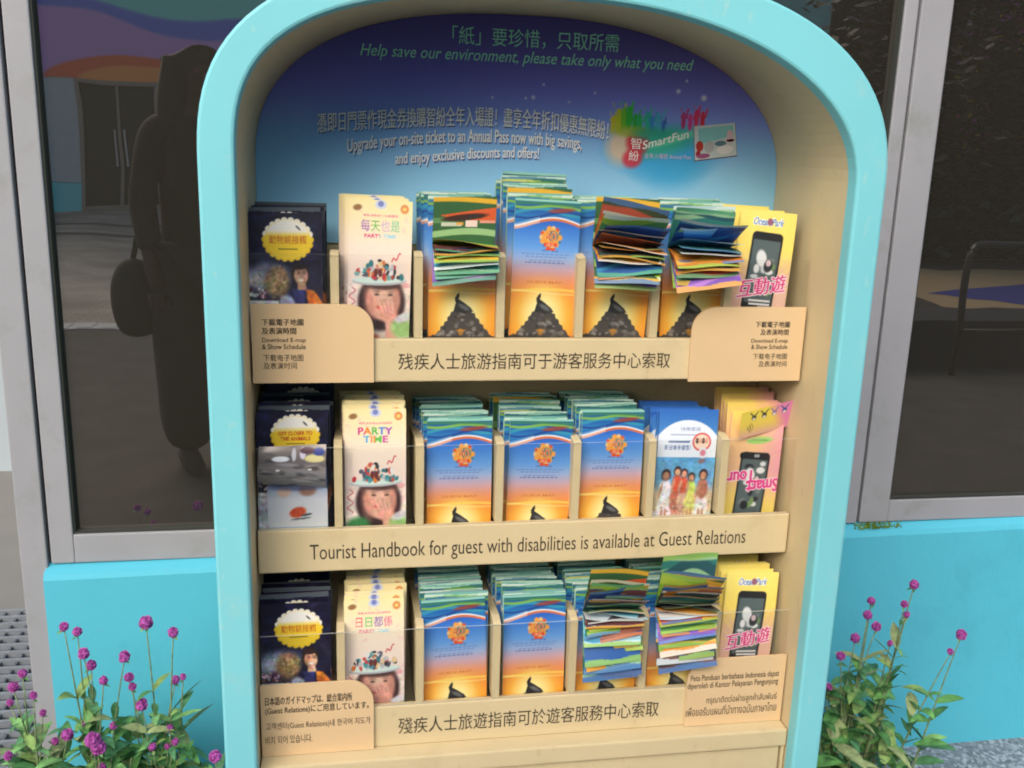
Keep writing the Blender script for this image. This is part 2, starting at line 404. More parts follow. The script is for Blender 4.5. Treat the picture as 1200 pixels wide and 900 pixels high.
# low turquoise wall with a sloped top edge
q = MB(); x0, x1 = -.842, 3.2
prof = lambda x: [(YW, ZG - .05), (YW, wall_top(x) - .022), (YW + .004, wall_top(x) - .012), (YW + .03, wall_top(x)), (YW + .25, wall_top(x)), (YW + .25, ZG - .05)]
vs = []; xs = np.linspace(x0, x1, 24)
for x in xs: vs += [(x, a, b_) for a, b_ in prof(x)]
fs = []
for i in range(len(xs) - 1):
    for k in range(6): fs.append((i * 6 + k, (i + 1) * 6 + k, (i + 1) * 6 + (k + 1) % 6, i * 6 + (k + 1) % 6))
fs += [tuple(range(6)), tuple(range((len(xs) - 1) * 6, len(xs) * 6))[::-1]]
q.add(vs, fs)
tag(q.build('low_wall', M['turq_wall']), 'low bright turquoise wall with a sloped top running behind the brochure stand', 'wall')

# windows above the low wall
ZT = 3.0
def window(name, x0, x1, gx0, gx1, label, extra=None):
    r = empty(name, ((x0 + x1) / 2, .56, wall_top((x0 + x1) / 2)))
    ox, oz = r.location.x, r.location.z
    gz0 = .775 + .008 * ox
    fr = MB()
    zb = lambda x: wall_top(x) + .002
    def bar(a, b_, z0, z1, y0=.552, y1=.62): fr.box(a - ox, b_ - ox, y0 - .56, y1 - .56, z0 - oz, z1 - oz, .003)
    if extra: extra(bar)
    bar(gx0, gx1, zb(gx0), gz0); bar(gx0, gx1, ZT, ZT + .06)
    fr.build('frame', M['frame'], r)
    g = MB(); g.box(gx0 - ox - .004, gx1 - ox + .004, .012, .02, gz0 - oz - .004, ZT - oz + .004); g.build('pane', M['glass'], r)
    k = MB(); t = .004
    for (a, b_, c, d_) in ((gx0, gx0 + t, gz0, ZT), (gx1 - t, gx1, gz0, ZT), (gx0 + t, gx1 - t, gz0, gz0 + t)):
        k.box(a - ox, b_ - ox, -.003, .0115, c - oz, d_ - oz)
    k.build('gasket', M['gasket'], r)
    tag(r, label, 'window'); return r
def left_ex(bar):
    bar(-.885, -.838, ZG, ZT + .06, .549, .62); bar(-.832, -.79, wall_top(-.8) + .002, ZT + .06)
    bar(.772, .8, wall_top(.8) + .002, ZT + .06)
def right_ex(bar):
    bar(.806, .872, wall_top(.83) + .002, ZT + .06)
    bar(3.1, 3.16, wall_top(3.1) + .002, ZT + .06)
window('window', -.885, .80, -.79, .772, 'large dark window behind the stand mirroring a purple mural and a person', left_ex)
window('window', .806, 3.16, .872, 3.1, 'dark window on the right mirroring a handrail and a hedge', right_ex)
q = MB(); q.box(-.836, -.834, .565, .61, ZG, ZT); q.box(.802, .804, .565, .61, wall_top(.8), ZT)
# building wall above and round the windows
q2 = MB(); q2.box(-.885, 3.3, .553, .9, ZT + .063, 3.9); q2.box(3.165, 3.3, .553, .9, ZG, ZT + .06)
tag(q2.build('building_wall', paint('grey_render', (.35, .35, .37), .8, .08, 4, .1)), 'plain grey building wall above the dark windows', 'wall')
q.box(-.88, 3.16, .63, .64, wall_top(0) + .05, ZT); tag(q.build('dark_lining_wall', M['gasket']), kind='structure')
# moss on the sill at the mullion joint
q = MB()
for i in range(150):
    x = random.choice([random.gauss(.845, .02), random.gauss(.83, .012), random.uniform(.79, .9)]); y = random.uniform(.535, .551); h = random.uniform(.002, .009)
    z = wall_top(x) + (-.004 if y < .545 else 0); a = random.uniform(0, 6.28); w = random.uniform(.001, .003)
    q.add([(x - w * math.cos(a), y - w * math.sin(a), z - .002), (x + w * math.cos(a), y + w * math.sin(a), z - .002), (x + random.gauss(0, .003), y + random.gauss(0, .002), z + h)], [(0, 1, 2)])
tag(q.build('moss_tufts', M['moss']), 'thin green moss growing on the sill under the right window post', 'moss', kind='stuff')

# passage at the far left: pale wall, beige floor, steel floor grating
q = MB(); q.add([(-4, 1.403, ZG + .006), (-.9, 1.403, ZG + .006), (-.9, 2.69, ZG + .006), (-4, 2.69, ZG + .006)], [(0, 1, 2, 3)])
tag(q.build('passage_floor', paint('beige_floor', lin((128, 124, 118)), .45, .08, 5, .05, 20, .4, dirt=tuple(lin((108, 108, 104))), dirt_scale=3)), kind='structure')
q = MB(); q.box(-4, -.6, 2.69, 2.85, ZG, 4.2)
tag(q.build('passage_wall', paint('pale_wall', lin((164, 176, 184)), .7, .05, 3, .03)), 'pale bluish white wall at the end of the narrow passage', 'wall')
gr = empty('floor_grating', (-1.5, 1.05, ZG))
tag(gr, 'galvanised steel grating set in the ground by the passage', 'grating')
q = MB()
for i in range(18): q.box(-1.5, .62, -.33 + i * .04, -.33 + i * .04 + .008, .004, .02)
q.build('bearing_bar', paint('galvanised', lin((128, 134, 142)), .35, .1, 20, 0, 10, .6), gr)
q = MB()
for i in range(54): q.box(-1.5 + i * .04, -1.5 + i * .04 + .006, -.34, .36, .003, .015)
q.build('cross_bar', paint('galvanised_dark', lin((84, 90, 98)), .4, .1, 20, 0, 10, .6), gr)
q = MB(); q.add([(-3, .7, ZG + .003), (-.885, .7, ZG + .003), (-.885, 1.402, ZG + .003), (-3, 1.402, ZG + .003)], [(0, 1, 2, 3)])
tag(q.build('drain_ground', paint('drain_dark', (.09, .1, .11), .8, .2, 20, .1)), kind='structure')

# ================================================================== BROCHURE STAND
stand = empty('brochure_stand', (0, .12, ZG))
tag(stand, 'arched turquoise and cream brochure stand with three shelves of leaflets', 'brochure stand')
SO = Vector(stand.location)
def sp(name, mb, mat, parent=None, **k):
    """part of the stand: geometry given in world coordinates"""
    o = mb.build(name, mat, parent or stand, **k)
    o.data.transform(Matrix.Translation(-SO)); return o

Z0 = 1.46
def arch(a, H, nL, nR, zb, n=26):
    pts = [(-a, z) for z in np.linspace(zb, Z0, 6)[:-1]]
    for t in np.linspace(0, math.pi / 2, n): pts.append((-a * math.cos(t) ** (2 / nL), Z0 + H * math.sin(t) ** (2 / nL)))
    for t in np.linspace(math.pi / 2, 0, n)[1:]: pts.append((a * max(math.cos(t), 0) ** (2 / nR), Z0 + H * math.sin(t) ** (2 / nR)))
    pts += [(a, z) for z in np.linspace(Z0, zb, 6)[1:]]
    return np.array(pts)
def inset(P, dd):
    """move the loop towards its inside by dd"""
    T = np.gradient(P, axis=0); T /= np.linalg.norm(T, axis=1)[:, None]
    return P + np.stack([T[:, 1], -T[:, 0]], 1) * dd
OUT = arch(.45, .262, 2.75, 2.4, ZG); INN = arch(.4063, .2175, 3.0, 2.05, ZG); PAN = arch(.4063, .2307, 2.55, 2.2, ZG)
# smoother parametrisation of inner loops against the outer one
def resample(P, n=220):
    s_ = np.r_[0, np.cumsum(np.linalg.norm(np.diff(P, axis=0), axis=1))]; u = np.linspace(0, s_[-1], n)
    return np.stack([np.interp(u, s_, P[:, 0]), np.interp(u, s_, P[:, 1])], 1)
OUT, INN, PAN = [resample(np.array(arch_)) for arch_ in (arch(.45, .262, 2.75, 2.4, ZG, 200), arch(.4063, .2175, 3.0, 2.05, ZG, 200), arch(.4063, .2307, 2.55, 2.2, ZG, 200))]
def loft(loops):
    mb = MB(); n = len(loops[0][0]); vs = []; fs = []
    for P, y in loops: vs += [(p[0], y, p[1]) for p in P]
    for i in range(len(loops) - 1):
        for k in range(n - 1): fs.append((i * n + k, i * n + k + 1, (i + 1) * n + k + 1, (i + 1) * n + k))
    mb.add(vs, fs); return mb
TR = .0243
sp('outer_frame', loft([(OUT, .30), (OUT, .004), (inset(OUT, .0012), .0012), (inset(OUT, .004), 0), (inset(INN, -.004), 0), (inset(INN, -.0012), .0012), (INN, .004), (INN, TR), (inset(INN, -.0015), TR + .0002)]), M['turq'], smooth=False)
PY = .2534
sp('recess_lining', loft([(inset(INN, -.001), TR), (inset(INN, -.001), TR + .01), (inset(PAN, -.0005), PY + .001)]), M['cream'])
back = MB(); back.add([(p[0], PY + .004, p[1]) for p in PAN] , [tuple(range(len(PAN)))])
back.add([(p[0], .3, p[1]) for p in OUT], [tuple(range(len(OUT)))[::-1]])
sp('back_board', back, M['cream'])
for o in stand.children:
    for p_ in o.data.polygons: p_.use_smooth = False

# --- printed back panel (upper part of the recess)
ZP0, ZP1 = 1.352, 1.6907
pa = Art(.82, .345, .0012)
pa.Y = pa.Y + ZP0
pa.vgrad([(1.352, (170, 226, 255)), (1.42, (160, 220, 255)), (1.47, (146, 206, 250)), (1.515, (136, 188, 248)), (1.545, (134, 162, 246)), (1.58, (126, 134, 236)), (1.62, (112, 112, 212)), (1.66, (98, 96, 184)), (1.70, (86, 84, 166))])
# pale rays and the splash of colour of the annual pass logo
for k in range(16):
    a = math.pi * (.95 + .03 * k) + .2
    ang = np.arctan2(pa.Y - 1.505, pa.X - .2); rr = np.hypot(pa.X - .2, pa.Y - 1.505)
    pa.mix(np.clip(1 - np.abs(ang + math.pi * (.35 + .035 * k)) / .012, 0, 1) * np.clip(1 - rr / .22, 0, 1) * .25, (190, 225, 245))
pa.ell(.215, 1.50, .075, .035, (60, 170, 235), 0, .9, .9)
pa.ell(.225, 1.477, .05, .03, (70, 180, 240), 0, .9, .8)
pa.ell(.205, 1.515, .06, .02, (60, 190, 150), .2, .8, .8)
pa.ell(.145, 1.507, .022, .026, (235, 205, 180), 0, .8, .9)
pa.ell(.172, 1.515, .018, .02, (214, 50, 66), 0, .5, .9)
pa.ell(.165, 1.49, .016, .014, (220, 60, 80), .4, .5, .9)
pa.ell(.232, 1.522, .045, .006, (120, 225, 190), .3, .9, .8)
def crowd(x, y, s_, c, arms):
    pa.ell(x, y, .0045 * s_, .013 * s_, c, 0, .3); pa.ell(x, y + .015 * s_, .0035 * s_, .0042 * s_, c, 0, .3)
    for sx, hx in arms: pa.poly([(x + sx * .002, y + .008 * s_), (x + hx * s_ - .0011, y + .026 * s_), (x + hx * s_ + .0013, y + .026 * s_), (x + sx * .005, y + .006 * s_)], c)
for i, (x, y, s_, c) in enumerate([(.131, 1.538, .8, (214, 206, 50)), (.14, 1.542, 1.15, (200, 210, 50)), (.148, 1.545, 1.1, (120, 200, 60)), (.156, 1.546, 1.15, (60, 190, 70)), (.166, 1.54, .9, (50, 180, 80)), (.174, 1.538, .9, (50, 190, 110)),
                              (.186, 1.542, 1.0, (60, 190, 170)), (.193, 1.54, .8, (60, 150, 215)), (.203, 1.541, 1.0, (80, 180, 220)), (.212, 1.538, .6, (60, 110, 200)), (.244, 1.547, .8, (190, 60, 120)), (.255, 1.545, .8, (214, 70, 150)), (.265, 1.55, .9, (220, 60, 110)), (.275, 1.549, .8, (216, 50, 70))]):
    crowd(x, y, s_, c, [(-1, -.006 - .003 * (i % 2)), (1, .005 + .004 * (i % 3))])
pa.ell(.16, 1.53, .03, .008, (170, 190, 60), 0, .8, .8); pa.ell(.195, 1.527, .03, .009, (50, 170, 150), 0, .8, .8)
for (x, y, r_) in [(.2325, 1.5927, .0022), (.2747, 1.5843, .003), (.0046, 1.5749, .0018), (-.0071, 1.5732, .0012), (-.0579, 1.5725, .0012), (.2451, 1.6084, .0014), (.02, 1.594, .0012), (.06, 1.57, .001), (.1, 1.585, .001)]:
    pa.ell(x, y, r_ * 1.4, r_ * 1.4, (225, 232, 250), 0, .9, .95)
pa.noise(.006)
def arch_x(z, side):
    P = PAN if side > 0 else PAN
    h = PAN[:, 0] > 0 if side > 0 else PAN[:, 0] <= 0
    q_ = PAN[h]; o_ = np.argsort(q_[:, 1]); return np.interp(z, q_[o_, 1], q_[o_, 0])
zs = ZP0 + (np.linspace(0, 1, 300) ** .8) * (ZP1 - ZP0 - .0004); nxp = 560
U = np.linspace(0, 1, nxp); Pv = []; Cv = []
lc = lin(np.clip(pa.a, 0, 1))
for z in zs:
    xl, xr = arch_x(z, -1), arch_x(z, 1); x = xl + (xr - xl) * U
    i = np.clip(((x + .41) / .82 * (pa.nx - 1)), 0, pa.nx - 1.001); j = min((z - ZP0) / .345 * (pa.ny - 1), pa.ny - 1.001)
    i0 = i.astype(int); fi = (i - i0)[:, None]; j0 = int(j); fj = j - j0
    c = (lc[j0, i0] * (1 - fi) + lc[j0, i0 + 1] * fi) * (1 - fj) + (lc[j0 + 1, i0] * (1 - fi) + lc[j0 + 1, i0 + 1] * fi) * fj
    Pv.append(np.stack([x, np.full_like(x, PY), np.full_like(x, z)], 1)); Cv.append(c)
idx = np.arange(len(zs) * nxp).reshape(len(zs), nxp)
F = np.stack([idx[:-1, :-1], idx[:-1, 1:], idx[1:, 1:], idx[1:, :-1]], -1).reshape(-1, 4)
me = fast_mesh('back_panel', np.concatenate(Pv) - np.array(SO), F, np.concatenate(Cv))
panel = link('back_panel', me, M['panel_print'], stand); tag(panel, 'printed panel fading from night blue to sky blue')

lt = MB(); yt = PY - .0012
teal = lin((168, 255, 228)); wht = lin((250, 252, 252)); shd = lin((78, 104, 176))
put_text(lt, '「紙」要珍惜，只取所需', -.1193, .1335, 1.6448, 1.671, yt, teal, bbox=True)
put_text(lt, 'Help save our environment, please take only what you need', -.2535, .2536, 1.6237, 1.6402, yt, teal, shear=.28, off=.004)
def cv(xs_, zs_):
    c = np.polyfit(xs_, zs_, 3); return lambda x: np.polyval(c, x)
c3 = cv([-.3163, -.2443, -.1814, -.1177, -.0595, -.0004, .0663, .1221], [1.5154, 1.5215, 1.5274, 1.5321, 1.5329, 1.5312, 1.5271, 1.5188])
c4 = cv([-.2734, -.194, -.1044, -.026, .0271, .0823], [1.4863, 1.4986, 1.5064, 1.5064, 1.5056, 1.5009])
c5 = cv([-.2029, -.1298, -.0648, .0158], [1.471, 1.4781, 1.4838, 1.4849])
for (dx, dz, yy, cc, of) in ((.0014, -.0022, yt + .0005, shd, .02), (.0005, 0, yt + .0002, wht, .0), (0, 0, yt, wht, .006)):
    put_text(lt, '憑即日門票作現金券換購智紛全年入場證！盡享全年折扣優惠無限紛！', -.3163 + dx, .1235 + dx, -.003 + dz, .0255 + dz, yy, cc, bbox=True, curve=c3)
    put_text(lt, 'Upgrade your on-site ticket to an Annual Pass now with big savings,', -.2734 + dx, .0823 + dx, 0 + dz, .0185 + dz, yy, cc, off=of, curve=c4)
    put_text(lt, 'and enjoy exclusive discounts and offers!', -.2029 + dx, .0158 + dx, 0 + dz, .0165 + dz, yy, cc, off=of, curve=c5)
put_text(lt, '智', .1605, .1775, 1.504, 1.521, yt, wht, bbox=True); put_text(lt, '紛', .1585, .1745, 1.486, 1.502, yt, wht, bbox=True)
put_text(lt, 'SmartFun', .180, .2535, 0, .0125, yt, wht, off=.012, curve=lambda x: 1.504 + (x - .18) * .27)
put_text(lt, '全年入場證 Annual Pass', .184, .2605, 1.4905, 1.4985, yt, lin((225, 205, 235)), bbox=True)
sp('lettering', lt, M['print'], panel, colors=True)
# plain generic pass card printed at the right of the panel
cd = MB()
cq = np.array([(.2668, 1.4896), (.3356, 1.4996), (.3283, 1.549), (.2613, 1.5415)])
def cmap(u, v): return (cq[0] * (1 - u) * (1 - v) + cq[1] * u * (1 - v) + cq[2] * u * v + cq[3] * (1 - u) * v)
def cpoly(pts, col, y): cd.add([(*(lambda t: (t[0], y, t[1]))(cmap(*p_)),) for p_ in pts], [tuple(range(len(pts)))], lin(col))
def cell(u, v, ru, rv, col, y): cpoly([(u + ru * math.cos(t), v + rv * math.sin(t)) for t in np.linspace(0, 2 * math.pi, 18)[:-1]], col, y)
cpoly([(-.012, -.03), (1.01, -.03), (1.01, 1.0), (-.012, 1.0)], (96, 50, 100), yt + .0006)
cpoly([(0, 0), (1, 0), (1, 1), (0, 1)], (206, 216, 222), yt + .0003)
cpoly([(.1, .45), (.95, .62), (.95, .95), (.1, .92)], (140, 205, 215), yt)
for (u, v, ru, rv, c) in [(.12, .4, .09, .16, (190, 60, 50)), (.35, .35, .12, .18, (190, 190, 195)), (.72, .22, .2, .13, (235, 232, 236)), (.62, .42, .14, .08, (96, 130, 150)), (.86, .6, .08, .2, (225, 190, 205)), (.86, .48, .1, .04, (190, 50, 70)), (.2, .1, .16, .07, (170, 90, 140)), (.08, .18, .06, .1, (170, 50, 60))]:
    cell(u, v, ru, rv, c, yt - .0003 - .0001 * u)
sp('card_print', cd, M['print'], panel, colors=True)

# --- shelves
YB = [.105, .09, .056]; ZB = [1.170, .8905, .618]; ZT_ = [1.232, .9555, .6845]; ZA = [1.349, 1.078, .808]; ZF = [1.2245, .903, .636]
DIV = [[-.2918, -.1762, -.0593, .0566, .1695, .2810], [-.2902, -.1736, -.0563, .0595, .176, .2915], [-.2894, -.1741, -.0592, .059, .1715, .288]]
XW = .4045
ROWS = ['top', 'middle', 'bottom']
TXT = ['残疾人士旅游指南可于游客服务中心索取', 'Tourist Handbook for guest with disabilities is available at Guest Relations', '殘疾人士旅遊指南可於遊客服務中心索取']
TX = [(-.2045, .1967, 1.1875, 1.2115), (-.332, .3345, .9098, .9332), (-.206, .2005, .6372, .6645)]
shelves = []
for r in range(3):
    sh = empty('display_shelf', (0, 0, 0), stand); sh.location = (0, YB[r] - SO.y, ZB[r] - SO.z); shelves.append(sh)
    so_ = Vector((0, YB[r], ZB[r]))
    tag(sh, f'{ROWS[r]} shelf of the stand')
    def bp(name, mb, mat, par=sh, so_=so_, **k):
        o = mb.build(name, mat, par, **k); o.data.transform(Matrix.Translation(-so_)); return o
    b = MB(); b.box(-XW, XW, YB[r], YB[r] + .012, ZB[r], ZT_[r], .0022); bp('front_board', b, M['cream'])
    if r < 2:
        b = MB(); b.box(-XW + .001, XW - .001, YB[r] + .0125, PY - .002, ZB[r] + .006, ZF[r] - .0005); bp('tray', b, M['cream'])
    else:
        b = MB(); b.box(-XW + .001, XW - .001, YB[r] + .0125, PY - .002, ZB[r] + .001, ZF[r] - .0005); bp('tray', b, M['cream'])
    for x in DIV[r]:
        dv = MB()
        prof = [(YB[r] + .0045, ZT_[r] + .0006), (YB[r] + .0045, ZA[r] - .002), (YB[r] + .011, ZA[r] + .001), (YB[r] + .028, ZA[r] + .004), (PY - .02, ZA[r] - .012), (PY - .004, ZA[r] - .012), (PY - .004, ZT_[r] + .0006)]
        w0 = .0058; n = len(prof)
        vs = [(x - w0, a, b_) for a, b_ in prof] + [(x + w0, a, b_) for a, b_ in prof]
        dv.add(vs, [tuple(range(n)), tuple(range(n, 2 * n))[::-1]] + [(k, k + n, (k + 1) % n + n, (k + 1) % n) for k in range(n)])
        bp('divider', dv, M['cream'])
    ac = MB(); ac.box(-XW + .001, XW - .001, YB[r] + .001, YB[r] + .0035, ZT_[r] + .0005, ZA[r])
    ao = bp('acrylic_front', ac, [M['acrylic'], M['acrylic_edge']])
    for p_ in ao.data.polygons:
        if abs(p_.normal.z) > .8: p_.material_index = 1
    lt = MB(); x0, x1, z0, z1 = TX[r]
    put_text(lt, TXT[r], x0, x1, z0, z1, YB[r] - .0006, bbox=(r != 1), off=-.002 if r == 1 else 0)
    bp('lettering', lt, M['ink'])
    if r == 0: continue
# clear stop at the right end of each shelf is the acrylic itself

# --- notice plates on the first and third shelf
def rounded(x0, x1, z0, z1, rad, corner):
    pts = [(x0, z0), (x1, z0)]
    arc = [(math.cos(t), math.sin(t)) for t in np.linspace(0, math.pi / 2, 10)]
    if corner == 'R': pts += [(x1 - rad + rad * c, z1 - rad + rad * s_) for c, s_ in arc] + [(x0, z1)]
    else: pts += [(x1, z1)] + [(x0 + rad - rad * s_, z1 - rad + rad * c) for c, s_ in arc]
    return pts
def plate(x0, x1, z0, z1, y, corner, lines, label):
    o = empty('notice_plate', (0, 0, 0), stand); c = Vector(((x0 + x1) / 2, y, z0)); o.location = c - SO
    tag(o, label)
    b = MB(); b.prism(rounded(x0, x1, z0, z1, .036, corner), y, y + .004, .0008)
    g = b.build('board', M['cream_plate'], o); g.data.transform(Matrix.Translation(-c))
    t = MB()
    for (s_, a, b_, c0, c1) in lines: put_text(t, s_, a, b_, c0, c1, y - .0006, bbox=True, off=.004 if s_.isascii() else 0)
    for (s_, a, b_, c0, c1) in lines[:2]:
        if not s_.isascii(): put_text(t, s_, a + .00035, b_ + .00035, c0, c1, y - .0004, bbox=True)
    g = t.build('lettering', M['ink'], o); g.data.transform(Matrix.Translation(-c))
ql = [('下載電子地圖', -.390, -.3345, 1.252, 1.2612), ('及表演時間', -.3905, -.3445, 1.2398, 1.249), ('Download E-map', -.3903, -.3315, 1.2272, 1.2348), ('& Show Schedule', -.3905, -.332, 1.2190, 1.2260), ('下载电子地图', -.3892, -.3355, 1.2022, 1.2115), ('及表演时间', -.3895, -.3445, 1.191, 1.2)]
plate(-.404, -.2389, 1.1708, 1.2815, .0995, 'R', ql, 'peach plate at the left end of the top shelf about downloading a map')
qr = [('下載電子地圖', .3235, .378, 1.2498, 1.2588), ('及表演時間', .3325, .3772, 1.238, 1.247), ('Download E-map', .3192, .3776, 1.2248, 1.2326), ('& Show Schedule', .320, .3776, 1.2168, 1.2238), ('下载电子地图', .324, .3785, 1.2013, 1.2103), ('及表演时间', .334, .379, 1.1896, 1.1986)]
plate(.2255, .4025, 1.1676, 1.280, .0995, 'L', qr, 'peach plate at the right end of the top shelf about downloading a map')
l3 = [('日本語のガイドマップは、総合案内所', -.398, -.274, .7022, .7158), ('(Guest Relations)にご用意しています。', -.3982, -.2498, .686, .700), ('고객센터(Guest Relations)내 한국어 지도가', -.3978, -.2474, .6605, .674), ('비치 되어 있습니다.', -.3992, -.3323, .6385, .652)]
plate(-.4044, -.2425, .6186, .7335, .0505, 'R', l3, 'peach plate at the left end of the bottom shelf in Japanese and Korean')
r3 = [('Peta Panduan berbahasa Indonesia dapat', .2475, .3942, .6945, .7078), ('diperoleh di Kantor Pelayanan Pengunjung', .2432, .3938, .6812, .6945), ('กรุณาติดต่อฝ่ายลูกค้าสัมพันธ์', .276, .394, .6535, .670), ('เพื่อขอรับแผนที่นำทางฉบับภาษาไทย', .2438, .3952, .636, .6525)]
plate(.2425, .4042, .6186, .7335, .0505, 'L', r3, 'peach plate at the right end of the bottom shelf in Indonesian and Thai')

# --- base ledge and cabinet door below
b = MB(); b.box(-.4055, .4055, TR + .0008, PY, .588, .6175, .003); sp('base_ledge', b, M['cream'])
b = MB(); b.box(-.395, .398, TR + .008, TR + .026, ZG + .09, .5835, .002); sp('cabinet_door', b, M['cream'])
b = MB(); b.box(-.4055, -.3975, TR + .006, TR + .03, ZG + .08, .5875); b.box(.4005, .4055, TR + .006, TR + .03, ZG + .08, .5875); b.box(-.4055, .4055, TR + .03, TR + .04, ZG + .08, .5875); sp('cabinet_carcass', b, M['cream'])
b = MB(); b.box(-.405, .405, TR + .03, TR + .05, ZG + .002, ZG + .078); sp('plinth', b, M['turq'])

# ================================================================== BROCHURES
W = .096
def wavef(a, b_, c, ph): return lambda x: a + b_ * np.sin(c * x + ph)
def badge(A, x, y, r_):
    A.ell(x, y, r_, r_ * .95, (222, 176, 110), 0, .2, .9)
    for k in range(14):
        t = k / 14 * 2 * math.pi; A.ell(x + r_ * .92 * math.cos(t), y + r_ * .9 * math.sin(t), r_ * .16, r_ * .16, [(230, 150, 50), (70, 120, 160), (206, 80, 44), (226, 190, 120)][k % 4], 0, .3)
    A.ell(x, y, r_ * .78, r_ * .74, (232, 150, 60), 0, .3)
    A.ell(x + r_ * .15, y + r_ * .12, r_ * .5, r_ * .45, (80, 110, 120), 0, .5)
    A.text('40', x - r_ * .55, x + r_ * .5, y - r_ * .35, y + r_ * .5, (246, 214, 130), off=.03)
    A.text('40', x - r_ * .5, x + r_ * .45, y - r_ * .3, y + r_ * .45, (196, 70, 44), off=.0)
    A.rect(x - r_ * .6, x + r_ * .6, y - r_ * .85, y - r_ * .5, (212, 74, 44)); A.rect(x - r_ * .45, x + r_ * .45, y - r_ * 1.15, y - r_ * .92, (214, 84, 44))
    A.text('周年', x - r_ * .4, x + r_ * .4, y - r_ * .83, y - r_ * .53, (246, 220, 180), off=.02)
def art_map(title):
    H = .203; A = Art(W, H, .0009)
    A.vgrad([(0, (236, 136, 36)), (.02, (240, 150, 44)), (.045, (242, 150, 50)), (.07, (238, 146, 66)), (.088, (228, 150, 112)), (.104, (200, 166, 180)), (.118, (150, 172, 214)), (.135, (98, 154, 220)), (.16, (62, 122, 204)), (.175, (46, 94, 184)), (.203, (40, 100, 160))])
    for rx, ry, c, al in ((.046, .046, (248, 186, 70), .6), (.036, .04, (252, 214, 96), .7), (.027, .035, (254, 244, 180), .85)):
        A.ell(0, .036, rx, ry, c, 0, .8, al)
    A.band(wavef(.0735, .002, 40, 1.0), .0035, (250, 220, 100), .7); A.band(wavef(.071, -.002, 36, .3), .0018, (252, 236, 160), .6)
    rock = [(-.048, 0), (-.048, .005), (-.041, .0095), (-.038, .0085), (-.034, .014), (-.031, .0155), (-.03, .021), (-.026, .0225), (-.0245, .028), (-.021, .0295), (-.02, .0355), (-.017, .0365), (-.0155, .042), (-.011, .0435), (-.009, .047), (.004, .0485), (.008, .0465), (.012, .047), (.015, .041), (.019, .0405), (.0205, .034), (.025, .032), (.0265, .026), (.031, .0235), (.033, .018), (.038, .0155), (.041, .0095), (.048, .0055), (.048, 0)]
    A.poly(rock, (74, 70, 68))
    for k in range(60):
        x = random.uniform(-.034, .034); y = random.uniform(.004, .044 - abs(x) * .95)
        A.ell(x, y, random.uniform(.0015, .005), random.uniform(.001, .0035), random.choice([(104, 100, 96), (52, 50, 48), (138, 132, 126), (84, 74, 62), (160, 154, 148)]), random.uniform(-.6, .6), .5, .7)
    A.poly([(-.012, .043), (-.009, .055), (-.0105, .062), (-.008, .066), (-.0045, .071), (-.0035, .066), (-.0045, .061), (.003, .056), (.012, .049), (.017, .043), (.004, .04)], (46, 46, 48))
    A.ell(.003, .049, .009, .003, (120, 122, 126), -.5, .6, .8)
    A.rect(-.048, .048, 0, .0065, (58, 50, 42), .9)
    A.text('PLEASE KEEP YOUR MAP FOR THE DAY', -.036, .036, .0022, .0045, (170, 140, 100), al=.8, off=0)
    A.ell(-.001, .013, .004, .005, (190, 130, 50), 0, .5, .8); A.ell(-.001, .0155, .007, .0015, (200, 140, 56), 0, .5, .8)
    A.text(title, -.026, .026, .084, .0875, (206, 120, 70), off=.01)
    for k, (a, b_, y) in enumerate([(-.036, .036, .126), (-.03, .03, .122), (-.026, .026, .117), (-.03, .028, .1135)]):
        xs_ = np.where(np.sin(A.X * 900 + k) > -.4, 1.0, 0.2); A.mix(((A.X > a) & (A.X < b_) & (np.abs(A.Y - y) < .0006)) * xs_ * .55, (44, 70, 130))
    # waves at the top
    yw = wavef(.170, .0075, 44, 1.1)
    up_ = (A.Y > yw(A.X)) * 1.0
    A.vgrad([(.15, (40, 90, 170)), (.178, (44, 120, 180)), (.186, (38, 90, 160)), (.203, (30, 100, 130))], up_)
    A.band(wavef(.186, .004, 60, 2.2), .005, (60, 160, 176), .7); A.band(wavef(.181, .005, 52, .2), .003, (36, 60, 130), .8)
    A.band(yw, .0032, (226, 228, 236)); A.band(lambda x: yw(x) - .0022, .0036, (206, 112, 66), .95)
    A.mix(((A.X < -.012) * np.clip((.0052 - np.abs(A.Y - yw(A.X))) / .002, 0, 1)) * .4, (240, 240, 244))
    A.band(wavef(.1925, .0022, 70, .8), .004, (130, 180, 70), .85); A.ell(.02, .1885, .02, .003, (150, 60, 50), .1, .4, .8)
    A.band(wavef(.1965, .001, 40, 2), .0035, (60, 120, 90), .9)
    A.rect(-.05, .05, .1995, .204, (140, 196, 178))
    badge(A, .006, .150, .0158)
    A.text('園區導覽', -.006, .018, .1295, .132, (60, 80, 140), off=.01, al=.7)
    A.noise(.008); return A
